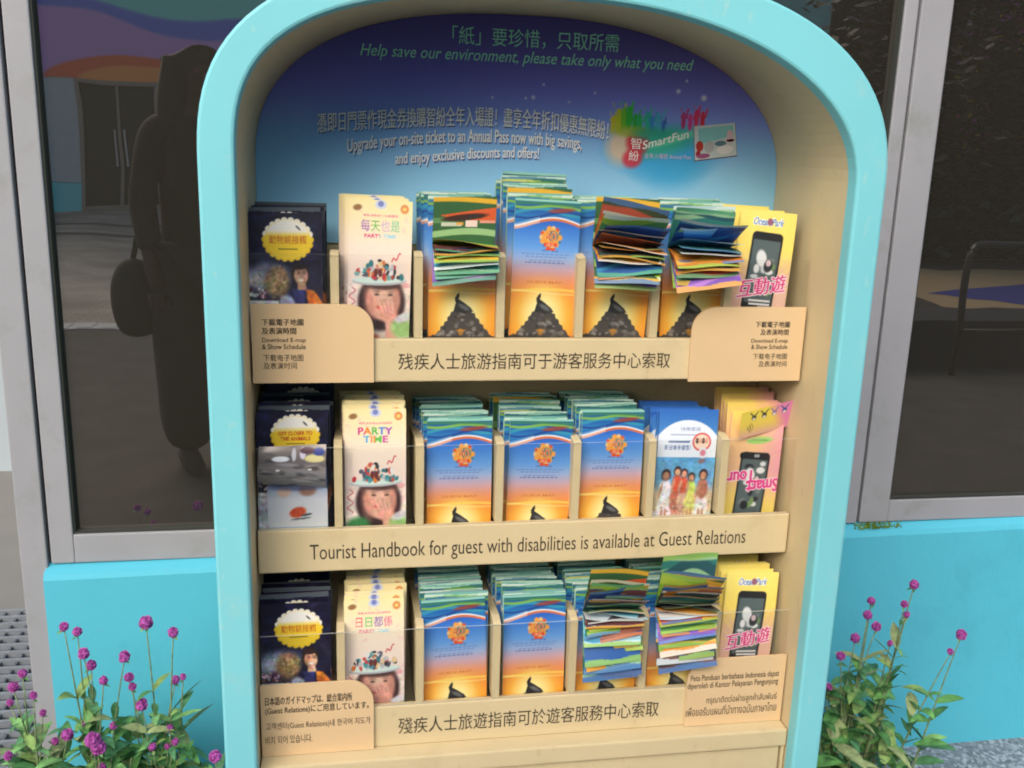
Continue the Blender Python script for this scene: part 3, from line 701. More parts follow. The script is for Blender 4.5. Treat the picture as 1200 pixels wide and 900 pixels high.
def art_book(vb, H, en):
    A = Art(.1, H, .0009); A.vgrad([(0, (90, 92, 104)), (.05, (54, 50, 66)), (.09, (34, 32, 60)), (H, (22, 22, 44))])
    for k in range(40): A.ell(random.uniform(-.05, .05), random.uniform(vb - .06, H), random.uniform(.003, .012), random.uniform(.002, .006), random.choice([(40, 40, 86), (26, 24, 50), (50, 44, 70), (28, 40, 66)]), random.uniform(-1, 1), .9, .5)
    cx = .004
    # snowy hill, fur, fence, white table
    A.ell(-.03, vb - .052, .035, .018, (150, 160, 186), .15, .6, .8); A.ell(-.035, vb - .055, .02, .01, (196, 202, 216), .1, .6, .8)
    A.ell(-.012, vb - .058, .017, .02, (150, 124, 88), 0, .5); A.ell(-.01, vb - .05, .011, .011, (176, 148, 106), 0, .6)
    for k in range(26): A.ell(random.uniform(-.05, -.024), vb - .074 + random.uniform(-.006, .006), .002, .002, random.choice([(190, 190, 196), (120, 60, 80), (220, 214, 220)]), 0, .5)
    A.rect(-.05, -.012, 0, vb - .084, (196, 206, 220)); A.rect(-.05, -.01, vb - .0885, vb - .084, (226, 230, 236))
    for k in range(70): A.ell(-.012 + random.gauss(0, .008), vb - .055 + random.gauss(0, .009), .0022, .0009, random.choice([(120, 96, 64), (190, 164, 122), (150, 122, 84), (206, 184, 146)]), random.uniform(0, 3), .5)
    A.ell(.02, vb - .047, .0125, .0165, (50, 38, 34), .1, .15)
    A.poly([(-.008, 0), (-.012, vb - .10), (-.002, vb - .078), (.008, vb - .068), (.03, vb - .066), (.04, vb - .072), (.046, vb - .09), (.05, 0)], (54, 56, 116))
    A.poly([(.004, vb - .07), (.009, vb - .067), (.014, vb - .1), (.006, vb - .11)], (34, 36, 70)); A.poly([(.026, vb - .066), (.031, vb - .067), (.03, vb - .1), (.024, vb - .1)], (34, 36, 70))
    A.poly([(.028, vb - .068), (.038, vb - .07), (.049, vb - .085), (.05, vb - .106), (.034, vb - .11), (.03, vb - .09)], (226, 130, 50)); A.ell(.034, vb - .084, .003, .012, (190, 100, 40), -.2, .6, .8)
    A.poly([(.034, vb - .108), (.05, vb - .104), (.046, vb - .13), (.03, vb - .13)], (218, 170, 140))
    A.ell(.002, vb - .088, .01, .012, (180, 190, 220), .4, .4); A.ell(.004, vb - .1, .008, .01, (90, 100, 170), .2, .4)
    A.ell(.021, vb - .049, .0092, .0122, (222, 178, 150), .08, .2); A.ell(.016, vb - .05, .003, .009, (196, 146, 122), .1, .8, .7)
    A.poly([(.016, vb - .058), (.027, vb - .058), (.028, vb - .069), (.016, vb - .069)], (206, 160, 132))
    for sx in (-.0036, .0042): A.ell(.0215 + sx, vb - .0465, .0014, .0009, (50, 34, 32), 0, .5); A.ell(.0215 + sx, vb - .0438, .0022, .0006, (90, 62, 54), 0, .6)
    A.ell(.0216, vb - .051, .0012, .0014, (200, 150, 126), 0, .7); A.ell(.0215, vb - .0555, .0034, .0013, (244, 238, 232), 0, .5)
    A.ell(.0205, vb - .0375, .0098, .0036, (50, 38, 34), .12, .4)
    A.blur(1); A.mottle(.13)
    # burst badge
    for k in range(22):
        t = k / 22 * 2 * math.pi; A.ell(cx + .0305 * math.cos(t), vb + .026 * math.sin(t), .0045, .0045, (244, 240, 226) if math.sin(t) > .1 else (236, 198, 50), 0, .3)
    A.ell(cx, vb, .031, .027, (240, 206, 56), 0, .08)
    A.mix(A.emask(cx, vb, .031, .027, 0, .1) * np.clip((A.Y - vb - .004) / .008, 0, 1), (246, 244, 236))
    A.ell(cx + .014, vb + .016, .0045, .0012, (60, 56, 56), -.8, .5)
    if en:
        A.text('GET CLOSER TO', cx - .024, cx + .024, vb - .0005, vb + .0052, (188, 80, 44), off=.03)
        A.text('THE ANIMALS', cx - .021, cx + .021, vb - .0085, vb - .0025, (188, 80, 44), off=.03)
    else: A.text('動物親接觸', cx - .025, cx + .025, vb - .006, vb + .0055, (188, 84, 44), off=.03)
    A.rect(cx - .013, cx + .013, vb - .0135, vb - .012, (90, 84, 40), .7)
    A.noise(.008); return A
def art_party(vp, H, row):
    A = Art(.088, H, .0008); A.vgrad([(0, (226, 210, 200)), (vp, (236, 216, 210)), (vp + .05, (240, 224, 206)), (H, (240, 226, 168))])
    for k in range(30): A.ell(random.uniform(-.044, .044), random.uniform(0, H), .004, .002, random.choice([(236, 196, 190), (244, 230, 210)]), random.uniform(0, 3), .8, .5)
    # face, dark hair, hand
    A.ell(.004, vp - .03, .033, .04, (58, 40, 44), 0, .15)
    A.ell(.006, vp - .026, .0235, .029, (228, 172, 152), 0, .15)
    A.ell(-.012, vp - .03, .008, .024, (206, 140, 124), .1, .9, .7); A.ell(.024, vp - .03, .006, .024, (196, 132, 118), -.1, .9, .7); A.ell(.004, vp - .016, .014, .008, (240, 196, 176), 0, .9, .8); A.ell(.006, vp - .006, .024, .006, (70, 48, 48), 0, .6, .9)
    for sx in (-.009, .01):
        A.ell(.006 + sx, vp - .0185, .0045, .0022, (214, 168, 150), 0, .6); A.ell(.006 + sx, vp - .0187, .0034, .0014, (66, 42, 42), .1 * np.sign(sx), .6); A.ell(.006 + sx, vp - .0145, .005, .0011, (124, 84, 74), .06 * np.sign(sx), .9, .7)
    A.ell(.008, vp - .027, .0035, .003, (204, 140, 124), 0, .6, .8); A.ell(.0065, vp - .036, .009, .0035, (190, 60, 66), 0, .4)
    A.ell(.0065, vp - .0348, .007, .0014, (240, 232, 226), 0, .5)
    A.ell(.014, vp - .046, .012, .014, (224, 160, 142), .5, .3)
    for k in range(4): A.ell(.004 + k * .0052, vp - .034 - abs(k - 1.5) * .0018, .0022, .0105, (234, 178, 160), .45 - .12 * k, .3)
    for k in range(3): A.ell(.0066 + k * .0052, vp - .036, .0005, .008, (190, 120, 110), .42 - .12 * k, .6, .7)
    A.poly([(.01, vp - .055), (.024, vp - .06), (.03, vp - .1), (.012, vp - .1)], (222, 164, 146))
    A.ell(-.026, vp - .068, .018, .016, (60, 130, 76), .3, .5); A.ell(.034, vp - .066, .016, .014, (150, 190, 120), -.2, .5); A.ell(.036, vp - .05, .014, .006, (206, 206, 214), .4, .4)
    A.ell(-.012, vp - .082, .014, .008, (214, 96, 60), 0, .5)
    A.blur(2); A.mottle(.05, vp - .07, vp - .004)
    # plate hat with party figures
    A.ell(0, vp + .0002, .0375, .0062, (178, 184, 190), .03, .12); A.ell(0, vp + .002, .037, .005, (206, 226, 222), .03, .15)
    cols = [(200, 84, 76), (60, 120, 130), (226, 226, 226), (90, 90, 110), (190, 190, 196), (60, 60, 70), (214, 120, 60), (70, 150, 160), (196, 60, 70), (120, 170, 170), (230, 200, 150)]
    for k in range(54):
        x = random.gauss(0, .015); x = max(-.031, min(.031, x)); h = .024 * (1 - (abs(x) / .04) ** 2)
        A.ell(x, vp + .004 + random.uniform(0, h), random.uniform(.0018, .004), random.uniform(.0025, .0055), random.choice(cols), random.uniform(-.4, .4), .4)
    for x in (-.005, .001): A.ell(x, vp + .019, .002, .002, (236, 200, 180), 0, .3); A.ell(x, vp + .012, .0028, .006, (110, 50, 50), 0, .3)
    A.ell(-.0, vp + .029, .003, .002, (50, 50, 56), 0, .4)
    A.band(lambda x: vp + .034 + (x - .022) * .9, .0016, (206, 70, 80), 1) if False else None
    for t in np.linspace(0, 1, 30): A.ell(.017 + .012 * t, vp + .028 + .01 * t + .003 * math.sin(t * 9), .0009, .0009, (206, 72, 84), 0, .4)
    A.ell(.037, vp - .005, .005, .004, (226, 150, 160), 0, .5, .7)
    for t in np.linspace(0, 1, 40): A.ell(-.037 + .004 * math.sin(t * 14), vp - .01 - t * .035, .0011, .0011, (206, 120, 130), 0, .4, .8)
    tt = H - .03
    A.ell(-.032, H - .011, .006, .004, (150, 110, 70), .2, .5); A.ell(.033, H - .011, .0055, .006, (214, 130, 70), 0, .5); A.ell(.033, H - .011, .003, .003, (240, 200, 120), 0, .5)
    A.ell(0, H - .006, .008, .006, (196, 206, 230), 0, .3); A.ell(0, H - .005, .004, .004, (120, 130, 190), 0, .4)
    A.text('萬聖派對食住玩樂優惠', -.024, .024, H - .023, H - .0195, (214, 90, 130), off=.02)
    rb = [(206, 70, 140), (240, 130, 50), (90, 180, 80), (70, 130, 210), (170, 80, 180)]
    if row == 1:
        A.text('PARTY', -.025, .025, H - .038, H - .027, None, off=.03, colors=rb); A.text('TIME', -.018, .018, H - .05, H - .0395, None, off=.03, colors=[(90, 170, 220), (240, 140, 50), (100, 190, 90), (200, 80, 160)])
    else:
        A.text(['每天也是', '', '日日都係'][row], -.027, .027, H - .043, H - .027, None, off=.02, colors=[(150, 80, 180), (90, 180, 80), (200, 170, 210), (100, 190, 150)] if row == 0 else [(230, 70, 110), (90, 190, 90), (120, 80, 180), (240, 80, 140)])
        A.text('PARTY TIME', -.022, .022, H - .052, H - .0468, None, off=.02, colors=[(214, 60, 120), (214, 60, 120), (150, 210, 230), (150, 210, 230)])
    A.noise(.008); return A
def art_tour(H, flip, txt):
    A = Art(.088, H, .0009)
    if not flip: A.vgrad([(0, (226, 184, 176)), (H * .5, (232, 190, 164)), (H * .72, (240, 216, 110)), (H, (242, 226, 124))])
    else:
        A.vgrad([(0, (242, 222, 90)), (H * .33, (238, 208, 120)), (H * .5, (230, 184, 150)), (H * .8, (232, 190, 140)), (H, (240, 214, 110))])
        A.mix(np.clip((A.X + .004) / .05, 0, 1) * np.clip((A.Y - .05) / .06, 0, 1) * .8, (228, 150, 186))
    for k in range(12): A.mix(np.clip(1 - np.abs(np.arctan2(A.Y - (.07 if not flip else .12), A.X + .0) - (.3 + .25 * k)) / .05, 0, 1) * (.28 if not flip else .15), (250, 232, 110))
    a_ = -.04
    cy = .105 if not flip else .078
    hh = .118 if not flip else .115
    A.rrect(0, cy, .049, hh, .007, (40, 42, 46), a_); A.rrect(0, cy, .043, hh * .8, .002, (86, 100, 104), a_)
    for k in range(14): A.ell(random.uniform(-.016, .016), cy + random.uniform(-.036, .04), random.uniform(.003, .008), random.uniform(.003, .008), random.choice([(206, 212, 216), (40, 44, 52), (120, 130, 136), (226, 228, 232), (120, 150, 96)]), 0, .4)
    A.ell(-.004, cy + .02, .008, .013, (216, 220, 224), .2, .3); A.ell(.008, cy + .01, .007, .01, (52, 54, 62), -.2, .3); A.ell(.008, cy + .014, .004, .005, (214, 190, 196), 0, .4)
    if not flip:
        A.text('Ocean Park', -.024, .026, H - .022, H - .009, (250, 250, 252), shear=.3, off=.1); A.text('Ocean Park', -.023, .025, H - .021, H - .010, (70, 120, 190), shear=.3, off=.015)
        A.ell(.003, H - .0155, .0045, .0055, (150, 96, 120), 0, .4)
        for k in range(8): A.text(txt, -.038 + .0016 * math.cos(k * .785), .042 + .0016 * math.cos(k * .785), cy - .034 + .0016 * math.sin(k * .785), cy - .008 + .0016 * math.sin(k * .785), (250, 236, 240), ang=.2, shear=.2)
        for k in (-1, 0, 1): A.text(txt, -.038 + k * .0006, .042 + k * .0006, cy - .034, cy - .008, (222, 64, 140), ang=.2, shear=.2)
        A.rect(-.015, .018, cy - .05, cy - .047, (220, 222, 224)); A.rect(-.016, .018, cy - .0445, cy - .0415, (220, 222, 224)); A.rect(.0, .02, cy - .058, cy - .051, (150, 156, 160))
    else:
        A.rrect(0, cy + .052, .049, .01, .004, (34, 36, 42)); A.rrect(.004, cy + .052, .009, .005, .002, (150, 156, 160))
        A.ell(.006, .155, .022, .0055, (150, 200, 110), .12, .3); A.rect(-.006, .018, .1545, .156, (90, 130, 70), .7)
        def two(dx, dy, c):
            A.text('Tour', -.042 + dx, .004 + dx, cy + .006 + dy, cy + .027 + dy, c, ang=math.pi + .12, shear=.1, off=.02); A.text('Smart', -.008 + dx, .046 + dx, cy - .008 + dy, cy + .014 + dy, c, ang=math.pi + .12, shear=.1, off=.02)
        for k in range(8): two(.0014 * math.cos(k * .785), .0014 * math.sin(k * .785), (250, 236, 240))
        for k in (-1, 0, 1): two(k * .0005, 0, (222, 64, 146))
        A.poly([(-.004, .022), (.012, .036), (.016, .033), (.003, .02)], (236, 220, 120))
    A.noise(.008); return A
def art_strip():
    A = Art(.09, .06, .001); A.vgrad([(0, (226, 176, 170)), (.025, (238, 214, 100)), (.06, (240, 222, 90))])
    A.mix(np.clip((A.X - .012 + (A.Y - .03) * .4) / .02, 0, 1), (226, 140, 190))
    for k in range(4):
        x = -.022 + k * .018; c = [(70, 70, 60), (60, 56, 50), (150, 120, 180), (60, 80, 160)][k]
        A.ell(x, .042, .004, .006, c, 0, .4)
        for sx in (-1, 1): A.ell(x + sx * .004, .05, .0012, .006, c, -sx * .6, .4)
        A.ell(x, .039, .0025, .003, (230, 226, 214), 0, .4)
    for k in range(3):
        for t in np.linspace(-.9, .9, 12): A.ell(-.034 + (.004 + .004 * k) * math.cos(t), .02 + (.004 + .004 * k) * math.sin(t), .0008, .0008, (70, 66, 40), 0, .4)
    A.ell(.008, .012, .022, .005, (150, 200, 110), .12, .3, .0)
    return A
def art_family(H):
    A = Art(.094, H, .0009); A.vgrad([(0, (206, 222, 242)), (.05, (214, 222, 232)), (.058, (206, 186, 150)), (.085, (196, 180, 150)), (.1, (120, 170, 206)), (.14, (96, 168, 214)), (H, (54, 108, 190))])
    for (x, y, s_, sk, top, bot) in [(-.03, .09, 1.2, (190, 140, 110), (226, 226, 230), (226, 226, 230)), (-.012, .1, 1.0, (206, 156, 126), (226, 96, 70), (200, 110, 90)), (-.001, .098, .95, (214, 164, 136), (226, 100, 76), (206, 170, 150)), (.011, .092, .95, (206, 150, 120), (220, 222, 110), (214, 214, 120)), (.03, .092, 1.15, (186, 136, 106), (176, 116, 96), (228, 226, 226))]:
        A.ell(x, y - .028 * s_, .0095 * s_, .02 * s_, bot, 0, .3); A.ell(x, y, .0078 * s_, .0145 * s_, top, 0, .25)
        A.ell(x - .006 * s_, y - .002, .002, .011 * s_, sk, -.2, .4); A.ell(x, y + .0195 * s_, .0062 * s_, .0078 * s_, (46, 36, 34), 0, .3); A.ell(x, y + .018 * s_, .0045 * s_, .0056 * s_, sk, 0, .3)
        for k in (-1, 1): A.ell(x + k * .003, .052, .002, .008, sk, 0, .4)
    for k in range(30): A.ell(random.uniform(-.044, .044), random.uniform(.055, .075), .003, .0015, random.choice([(176, 156, 126), (222, 206, 176), (120, 110, 90)]), 0, .5, .6)
    A.blur(1); A.mottle(.08, .05, .142)
    A.mix(A.emask(0, .13, .062, .07, 0, .02) * (A.Y > .142), (226, 234, 246)); A.mix((A.Y > .142) * (A.X > .0) * A.emask(-.0, .13, .062, .07, 0, .02) * .0, (0, 0, 0))
    A.text('快樂家庭', -.012, .02, .183, .189, (90, 110, 160), off=.01, al=.8); A.rect(-.028, .026, .176, .178, (150, 160, 190), .8)
    A.rect(-.03, .004, .164, .168, (70, 90, 140), .75); A.text('即日尊享優惠！', -.036, .006, .153, .161, (50, 76, 140), off=.02)
    A.ell(.023, .166, .015, .0145, (214, 70, 66), 0, .1); A.ell(.023, .166, .0125, .012, (238, 214, 196), 0, .15)
    for k in range(4): A.ell(.0155 + k * .005, .168, .0026, .0045, [(90, 56, 48), (222, 170, 140), (100, 60, 50), (220, 160, 130)][k], 0, .4)
    A.ell(.026, .149, .0075, .0085, (222, 226, 236), 0, .15); A.ell(.026, .149, .0045, .005, (216, 130, 150), 0, .4); A.ell(.025, .136, .006, .004, (140, 120, 130), .3, .4)
    A.text('HK$388', -.022, .03, .028, .038, (110, 140, 190), off=.01); A.rect(-.036, -.004, .0205, .0225, (110, 130, 170), .7); A.rect(.0, .03, .0205, .0225, (110, 130, 170), .7); A.rect(-.036, .03, .0125, .0145, (110, 130, 170), .6)
    A.noise(.008); return A

def bulge(H, amt=.0022, curl=.002):
    def f(P):
        P = P.copy(); v = P[:, 2] / H
        P[:, 1] += -amt * np.sin(np.pi * v) * (1 - (P[:, 0] / .06) ** 2 * .5) + curl * (v - .6).clip(0) ** 2 * 4
        return P
    return f
def leaves_mesh(name, Wd, H, n, thick, cols, edge, seed, bul, jag=.003):
    """n loose leaves behind a cover; leaf faces tinted, paper edges pale"""
    rs = random.Random(seed); mb = MB()
    for i in range(n):
        y = .0006 + thick * (i + .3) / n; h = H - rs.uniform(.0, jag) - (.0006 if i else 0); dx = rs.uniform(-.0008, .0008); w = Wd / 2 - .0006
        nv = 9; vs = []; cs = []
        th = .00032
        col = lin(cols[i % len(cols)]); ed = lin(edge)
        tilt = rs.uniform(-.0008, .0008)
        for k in range(nv):
            z = h * k / (nv - 1); P = bul(np.array([[0, y, z]]))[0]; yy = P[1] + (z / h) ** 3 * tilt
            for (x, dy) in ((-w, -th), (w, -th), (w, th), (-w, th)):
                vs.append((x + dx + (z / h) * tilt, yy + dy, z)); cs.append(col)
        fs = []
        for k in range(nv - 1):
            a, b_ = k * 4, k * 4 + 4
            fs += [(a, a + 1, b_ + 1, b_), (a + 1, a + 2, b_ + 2, b_ + 1), (a + 2, a + 3, b_ + 3, b_ + 2), (a + 3, a, b_, b_ + 3)]
        mb.add(vs, fs, np.array(cs))
        t = (nv - 1) * 4; top = [vs[t + q] for q in range(4)]
        mb.add([(p[0], p[1], p[2] + .0002) for p in top], [(0, 1, 2, 3)], ed)
    me = mb.mesh(name, False, True); me.materials.append(M['print']); return me

MINT = [(162, 204, 188), (194, 216, 206), (126, 180, 168), (206, 220, 210), (104, 156, 160)]
KINDS = {}
def kind(key, art, H, Wd, n, thick, cols, edge, jag=.006):
    bu = bulge(H)
    KINDS[key] = dict(cover=art.sheet('cover', bu), H=H, W=Wd, thick=thick,
                      bodies=[leaves_mesh('pages', Wd, H, n, thick, cols[k % len(cols):] + cols[:k % len(cols)], edge, k, bu, jag) for k in range(5)])
    KINDS[key]['covers'] = [KINDS[key]['cover']]
    KINDS[key]['cover'].materials.append(M['print'])
ART_MAP, ART_MAPZ = art_map('GUIDE MAP'), art_map('園區地圖')
kind('map', ART_MAP, .203, W, 5, .0085, MINT, (226, 236, 230))
kind('map_zh', ART_MAPZ, .203, W, 5, .0085, MINT, (226, 236, 230))
for key_, A_ in (('map', ART_MAP), ('map_zh', ART_MAPZ)):
    base = A_.a.copy()
    for tops in ([(.1975, (170, 206, 190)), (.1995, (110, 170, 158)), (.2015, (176, 214, 198))], [(.194, (60, 120, 150)), (.1965, (130, 180, 110)), (.1985, (196, 216, 204)), (.2008, (110, 176, 160))], [(.1955, (190, 200, 110)), (.1972, (50, 110, 100)), (.199, (90, 140, 160)), (.2013, (190, 218, 206))], [(.196, (50, 104, 110)), (.1995, (120, 170, 150)), (.2018, (196, 214, 204))]):
        A_.a = base.copy()
        for y0_, c_ in tops: A_.mix((A_.Y > y0_ + .0012 * np.sin(A_.X * 60 + y0_ * 9000)) * 1.0, c_)
        me_ = A_.sheet('cover', bulge(.203)); me_.materials.append(M['print']); KINDS[key_]['covers'].append(me_)
    A_.a = base
GREYS = [(74, 82, 92), (96, 104, 112), (56, 62, 74), (120, 126, 132)]
def grey_tops(k):
    A_ = BOOK_ART[k]; base = A_.a.copy(); H_ = A_.H
    for c_, t_ in (((126, 136, 142), .004), ((84, 94, 102), .0055), ((150, 158, 162), .003)):
        A_.a = base.copy(); A_.mix((A_.Y > H_ - t_ + .0008 * np.sin(A_.X * 120)) * 1.0, c_)
        me_ = A_.sheet('cover', bulge(H_)); me_.materials.append(M['print']); KINDS[f'book{k}']['covers'].append(me_)
    A_.a = base
BOOK_ART = {}
BOOKH = [.178, .222, .209]; BOOKV = [.142, .1876, .17]
PARH = [.198, .224, .2095]; PARV = [.086, .114, .098]
for r in range(3):
    BOOK_ART[r] = art_book(BOOKV[r], BOOKH[r], r == 1); kind(f'book{r}', BOOK_ART[r], BOOKH[r], .1, 4, .006, GREYS, (150, 158, 164))
    grey_tops(r)
    kind(f'party{r}', art_party(PARV[r], PARH[r], r), PARH[r], .088, 4, .005, [(228, 216, 176), (236, 228, 200), (216, 204, 170)], (236, 230, 206))
kind('tour', art_tour(.195, False, '互動遊'), .195, .088, 3, .005, [(240, 224, 120), (244, 232, 150), (236, 216, 130)], (244, 234, 170))
kind('tour_en', art_tour(.2, True, ''), .2, .088, 3, .005, [(232, 180, 170), (236, 190, 180), (238, 206, 150)], (240, 214, 190))
kind('family', art_family(.217), .217, .094, 4, .006, [(60, 110, 190), (90, 140, 206), (40, 90, 176)], (110, 150, 214))
KINDS['tour_strip'] = dict(cover=art_strip().sheet('flap', None)); KINDS['tour_strip']['cover'].materials.append(M['print'])

NAMES = {'map': ('guide_map', 'blue and orange guide map', 'map'), 'map_zh': ('guide_map', 'blue and orange guide map', 'map'), 'book': ('animal_booklet', 'dark animal booklet', 'booklet'),
         'party': ('party_leaflet', 'cream party leaflet', 'leaflet'), 'tour': ('tour_leaflet', 'yellow tour leaflet', 'leaflet'), 'tour_en': ('tour_leaflet', 'pink and yellow tour leaflet', 'leaflet'), 'family': ('family_leaflet', 'blue family leaflet', 'leaflet')}
ORD = ['first', 'second', 'third', 'fourth', 'fifth', 'sixth', 'seventh', 'eighth', 'ninth', 'tenth', 'eleventh', 'twelfth', 'thirteenth', 'fourteenth']
def front_page_art():
    A = Art(.096, .09, .0012, (58, 98, 62))
    A.band(wavef(.083, .0035, 30, 2.5), .009, (216, 170, 56)); A.band(wavef(.05, .004, 40, .3), .01, (98, 140, 90)); A.band(wavef(.02, .006, 30, 1.3), .012, (150, 186, 130))
    A.poly([(-.038, .056), (.047, .07), (.047, .044), (-.01, .048)], (206, 92, 52)); A.ell(.0, .052, .035, .006, (66, 44, 40), .12, .3); A.poly([(.0, .05), (.016, .06), (.026, .05)], (60, 52, 50))
    A.rect(-.036, -.004, .036, .043, (196, 200, 180)); A.rect(-.012, -.002, .038, .043, (226, 160, 80)); A.rect(.002, .02, .034, .046, (230, 206, 196)); A.rect(.024, .047, .041, .046, (220, 150, 130)); A.noise(.01)
    return A
A_ = ART_MAP; base = A_.a.copy(); fp = front_page_art(); i_ = np.clip(((A_.X + .048) / .096 * (fp.nx - 1)).astype(int), 0, fp.nx - 1); j_ = np.clip(((A_.Y - .113) / .09 * (fp.ny - 1)).astype(int), 0, fp.ny - 1)
A_.a = np.where((A_.Y > .113)[..., None], fp.a[j_, i_], A_.a); OPEN_COVER = A_.sheet('cover', bulge(.203)); OPEN_COVER.materials.append(M['print']); A_.a = base
def brochure(key, x, y, z, roll=0., lean=.05, body=0, label='', group=None):
    K = KINDS[key]; nm = NAMES[key.rstrip('012')]
    o = link(nm[0], K['bodies'][body % 5]); o.location = (x, y, z); o.rotation_euler = (-lean, roll, random.uniform(-.04, .04) if body else random.uniform(-.02, .02))
    tag(o, label, nm[2], group)
    link('cover', K['covers'][(body * 2) % len(K['covers'])] if body else K['cover'], None, o)
    return o
def stack(key, r, c, x, n, y0, dy, z, roll0=0., front=None, jit=.0026, rj=.016, skip_front=False, lean=.05, lift=None, xs_shift=0., front_label=None):
    nm = NAMES[key.rstrip('012')]
    g = f'{nm[1]}s in the {ORD[c]} pocket of the {ROWS[r]} row'
    for i in range(n):
        if i == 0 and skip_front: continue
        lab = front_label if (i == 0 and front_label) else (f'{nm[1]} at the front of the {ORD[c]} pocket in the {ROWS[r]} row' if i == 0 else f'{nm[1]} {ORD[i]} from the front, {ORD[c]} pocket of the {ROWS[r]} row')
        zz = z + (random.uniform(-.001, .006) if i else 0) + (lift[i] if lift and i < len(lift) else 0)
        brochure(key, x + (random.uniform(-jit, jit) if i else 0) + xs_shift * i, y0 + dy * (i + (random.uniform(-.25, .25) if i else 0)), zz, (roll0 if i == 0 else roll0 * .4 + random.uniform(-rj, rj)), lean + (random.uniform(-.016, .012) if i else 0), i, lab, g)

YF = [YB[r] + .018 for r in range(3)]
# ---- top row
stack('book0', 0, 0, -.3585, 6, YF[0], .013, ZF[0], 0, lift=[0, .002, .004, .004, .008, .008], xs_shift=.0012)
stack('party0', 0, 1, -.233, 5, YF[0], .0125, ZF[0], .03, lift=[0, 0, .001, .002, 0], xs_shift=-.0022)
stack('map_zh', 0, 2, -.1135, 7, YF[0], .0145, ZF[0] + .001, .0, skip_front=True, xs_shift=-.0016)
stack('map', 0, 3, .003, 8, YF[0], .0135, ZF[0] + .001, .035, lift=[0, .006, .014, .02, .026, .034, .02, .02], xs_shift=-.0016)
stack('map', 0, 4, .1095, 6, YF[0], .015, ZF[0] + .001, .0, skip_front=True, xs_shift=-.001)
stack('map', 0, 5, .2285, 6, YF[0], .015, ZF[0] + .001, .0, skip_front=True)
stack('tour', 0, 6, .331, 7, YF[0], .012, ZF[0], .075, xs_shift=-.004, jit=.001)
# ---- middle row
stack('book1', 1, 0, -.354, 9, YF[1], .0145, ZF[1], .0, lift=[0, .002, .004, .004, .006, .006, .02, .02, .022], xs_shift=.0008)
stack('party1', 1, 1, -.2368, 10, YF[1], .0125, ZF[1], .0, xs_shift=-.0005)
stack('map', 1, 2, -.114, 11, YF[1], .0122, ZF[1] + .004, .0, xs_shift=-.0009)
stack('map', 1, 3, .0035, 10, YF[1], .0125, ZF[1] + .002, .03, xs_shift=-.0009, lift=[0] * 6 + [.006, .01, .012, .012])
stack('map', 1, 4, .1165, 11, YF[1], .0122, ZF[1] + .014, .012, xs_shift=-.0009)
stack('family', 1, 5, .2325, 7, YF[1], .0125, ZF[1], .03, lift=[0, -.012, -.01, -.008, -.008, -.006, -.006], xs_shift=-.0012)
stack('tour_en', 1, 6, .3465, 7, YF[1] + .012, .0125, ZF[1] + .008, .055, xs_shift=.001, lift=[0, .01, .014, .016, .016, .018, .02])
# ---- bottom row
stack('book2', 2, 0, -.354, 11, YF[2], .0145, ZF[2], .0, xs_shift=-.0006)
stack('party2', 2, 1, -.2405, 11, YF[2], .0135, ZF[2], .0, xs_shift=.0008)
stack('map', 2, 2, -.117, 12, YF[2], .0135, ZF[2] + .001, -.03, xs_shift=-.0005)
stack('map', 2, 3, .002, 12, YF[2], .0135, ZF[2] + .002, .0, xs_shift=-.0005)
stack('map', 2, 4, .115, 11, YF[2], .0145, ZF[2] + .002, .0, skip_front=True, xs_shift=-.001)
stack('map', 2, 5, .229, 11, YF[2], .0145, ZF[2] + .002, .0, skip_front=True)
stack('tour', 2, 6, .3475, 8, YF[2] + .012, .014, ZF[2] + .025, .05, xs_shift=.0)

for o_ in COL.objects:
    if o_.get('label') in ('blue and orange guide map third from the front, fourth pocket of the top row', 'blue and orange guide map eighth from the front, fourth pocket of the middle row'):
        o_.children[0].data = OPEN_COVER

# ---- guide maps whose upper half has flopped open over the acrylic
def page_art(cols, seed, specks):
    rs = random.Random(seed); cols = [tuple(np.array(c) * .86 + 22) for c in cols]; A = Art(.096, .09, .0016, cols[0])
    for k, c in enumerate(cols[1:]):
        y0 = rs.uniform(.03, .085); A.band(wavef(y0, rs.uniform(.004, .014), rs.uniform(25, 60), rs.uniform(0, 6)), rs.uniform(.008, .024), c)
    A.band(wavef(.083, .003, 40, seed), .006, cols[1 % len(cols)])
    if specks:
        for k in range(7): A.rect(*(lambda x, y: (x, x + rs.uniform(.004, .012), y, y + rs.uniform(.001, .0025)))(rs.uniform(-.044, .034), rs.uniform(.02, .08)), rs.choice([(226, 226, 226), (206, 200, 180), (226, 180, 170)]), .7)
    c_ = rs.choice([(226, 230, 226), (226, 170, 70), (90, 160, 120), (150, 190, 90), (206, 222, 230), (206, 120, 70), (90, 130, 190), (222, 226, 214)])
    A.mix((A.Y > .081 + .002 * np.sin(A.X * 90 + seed)) * .8, c_)
    return A
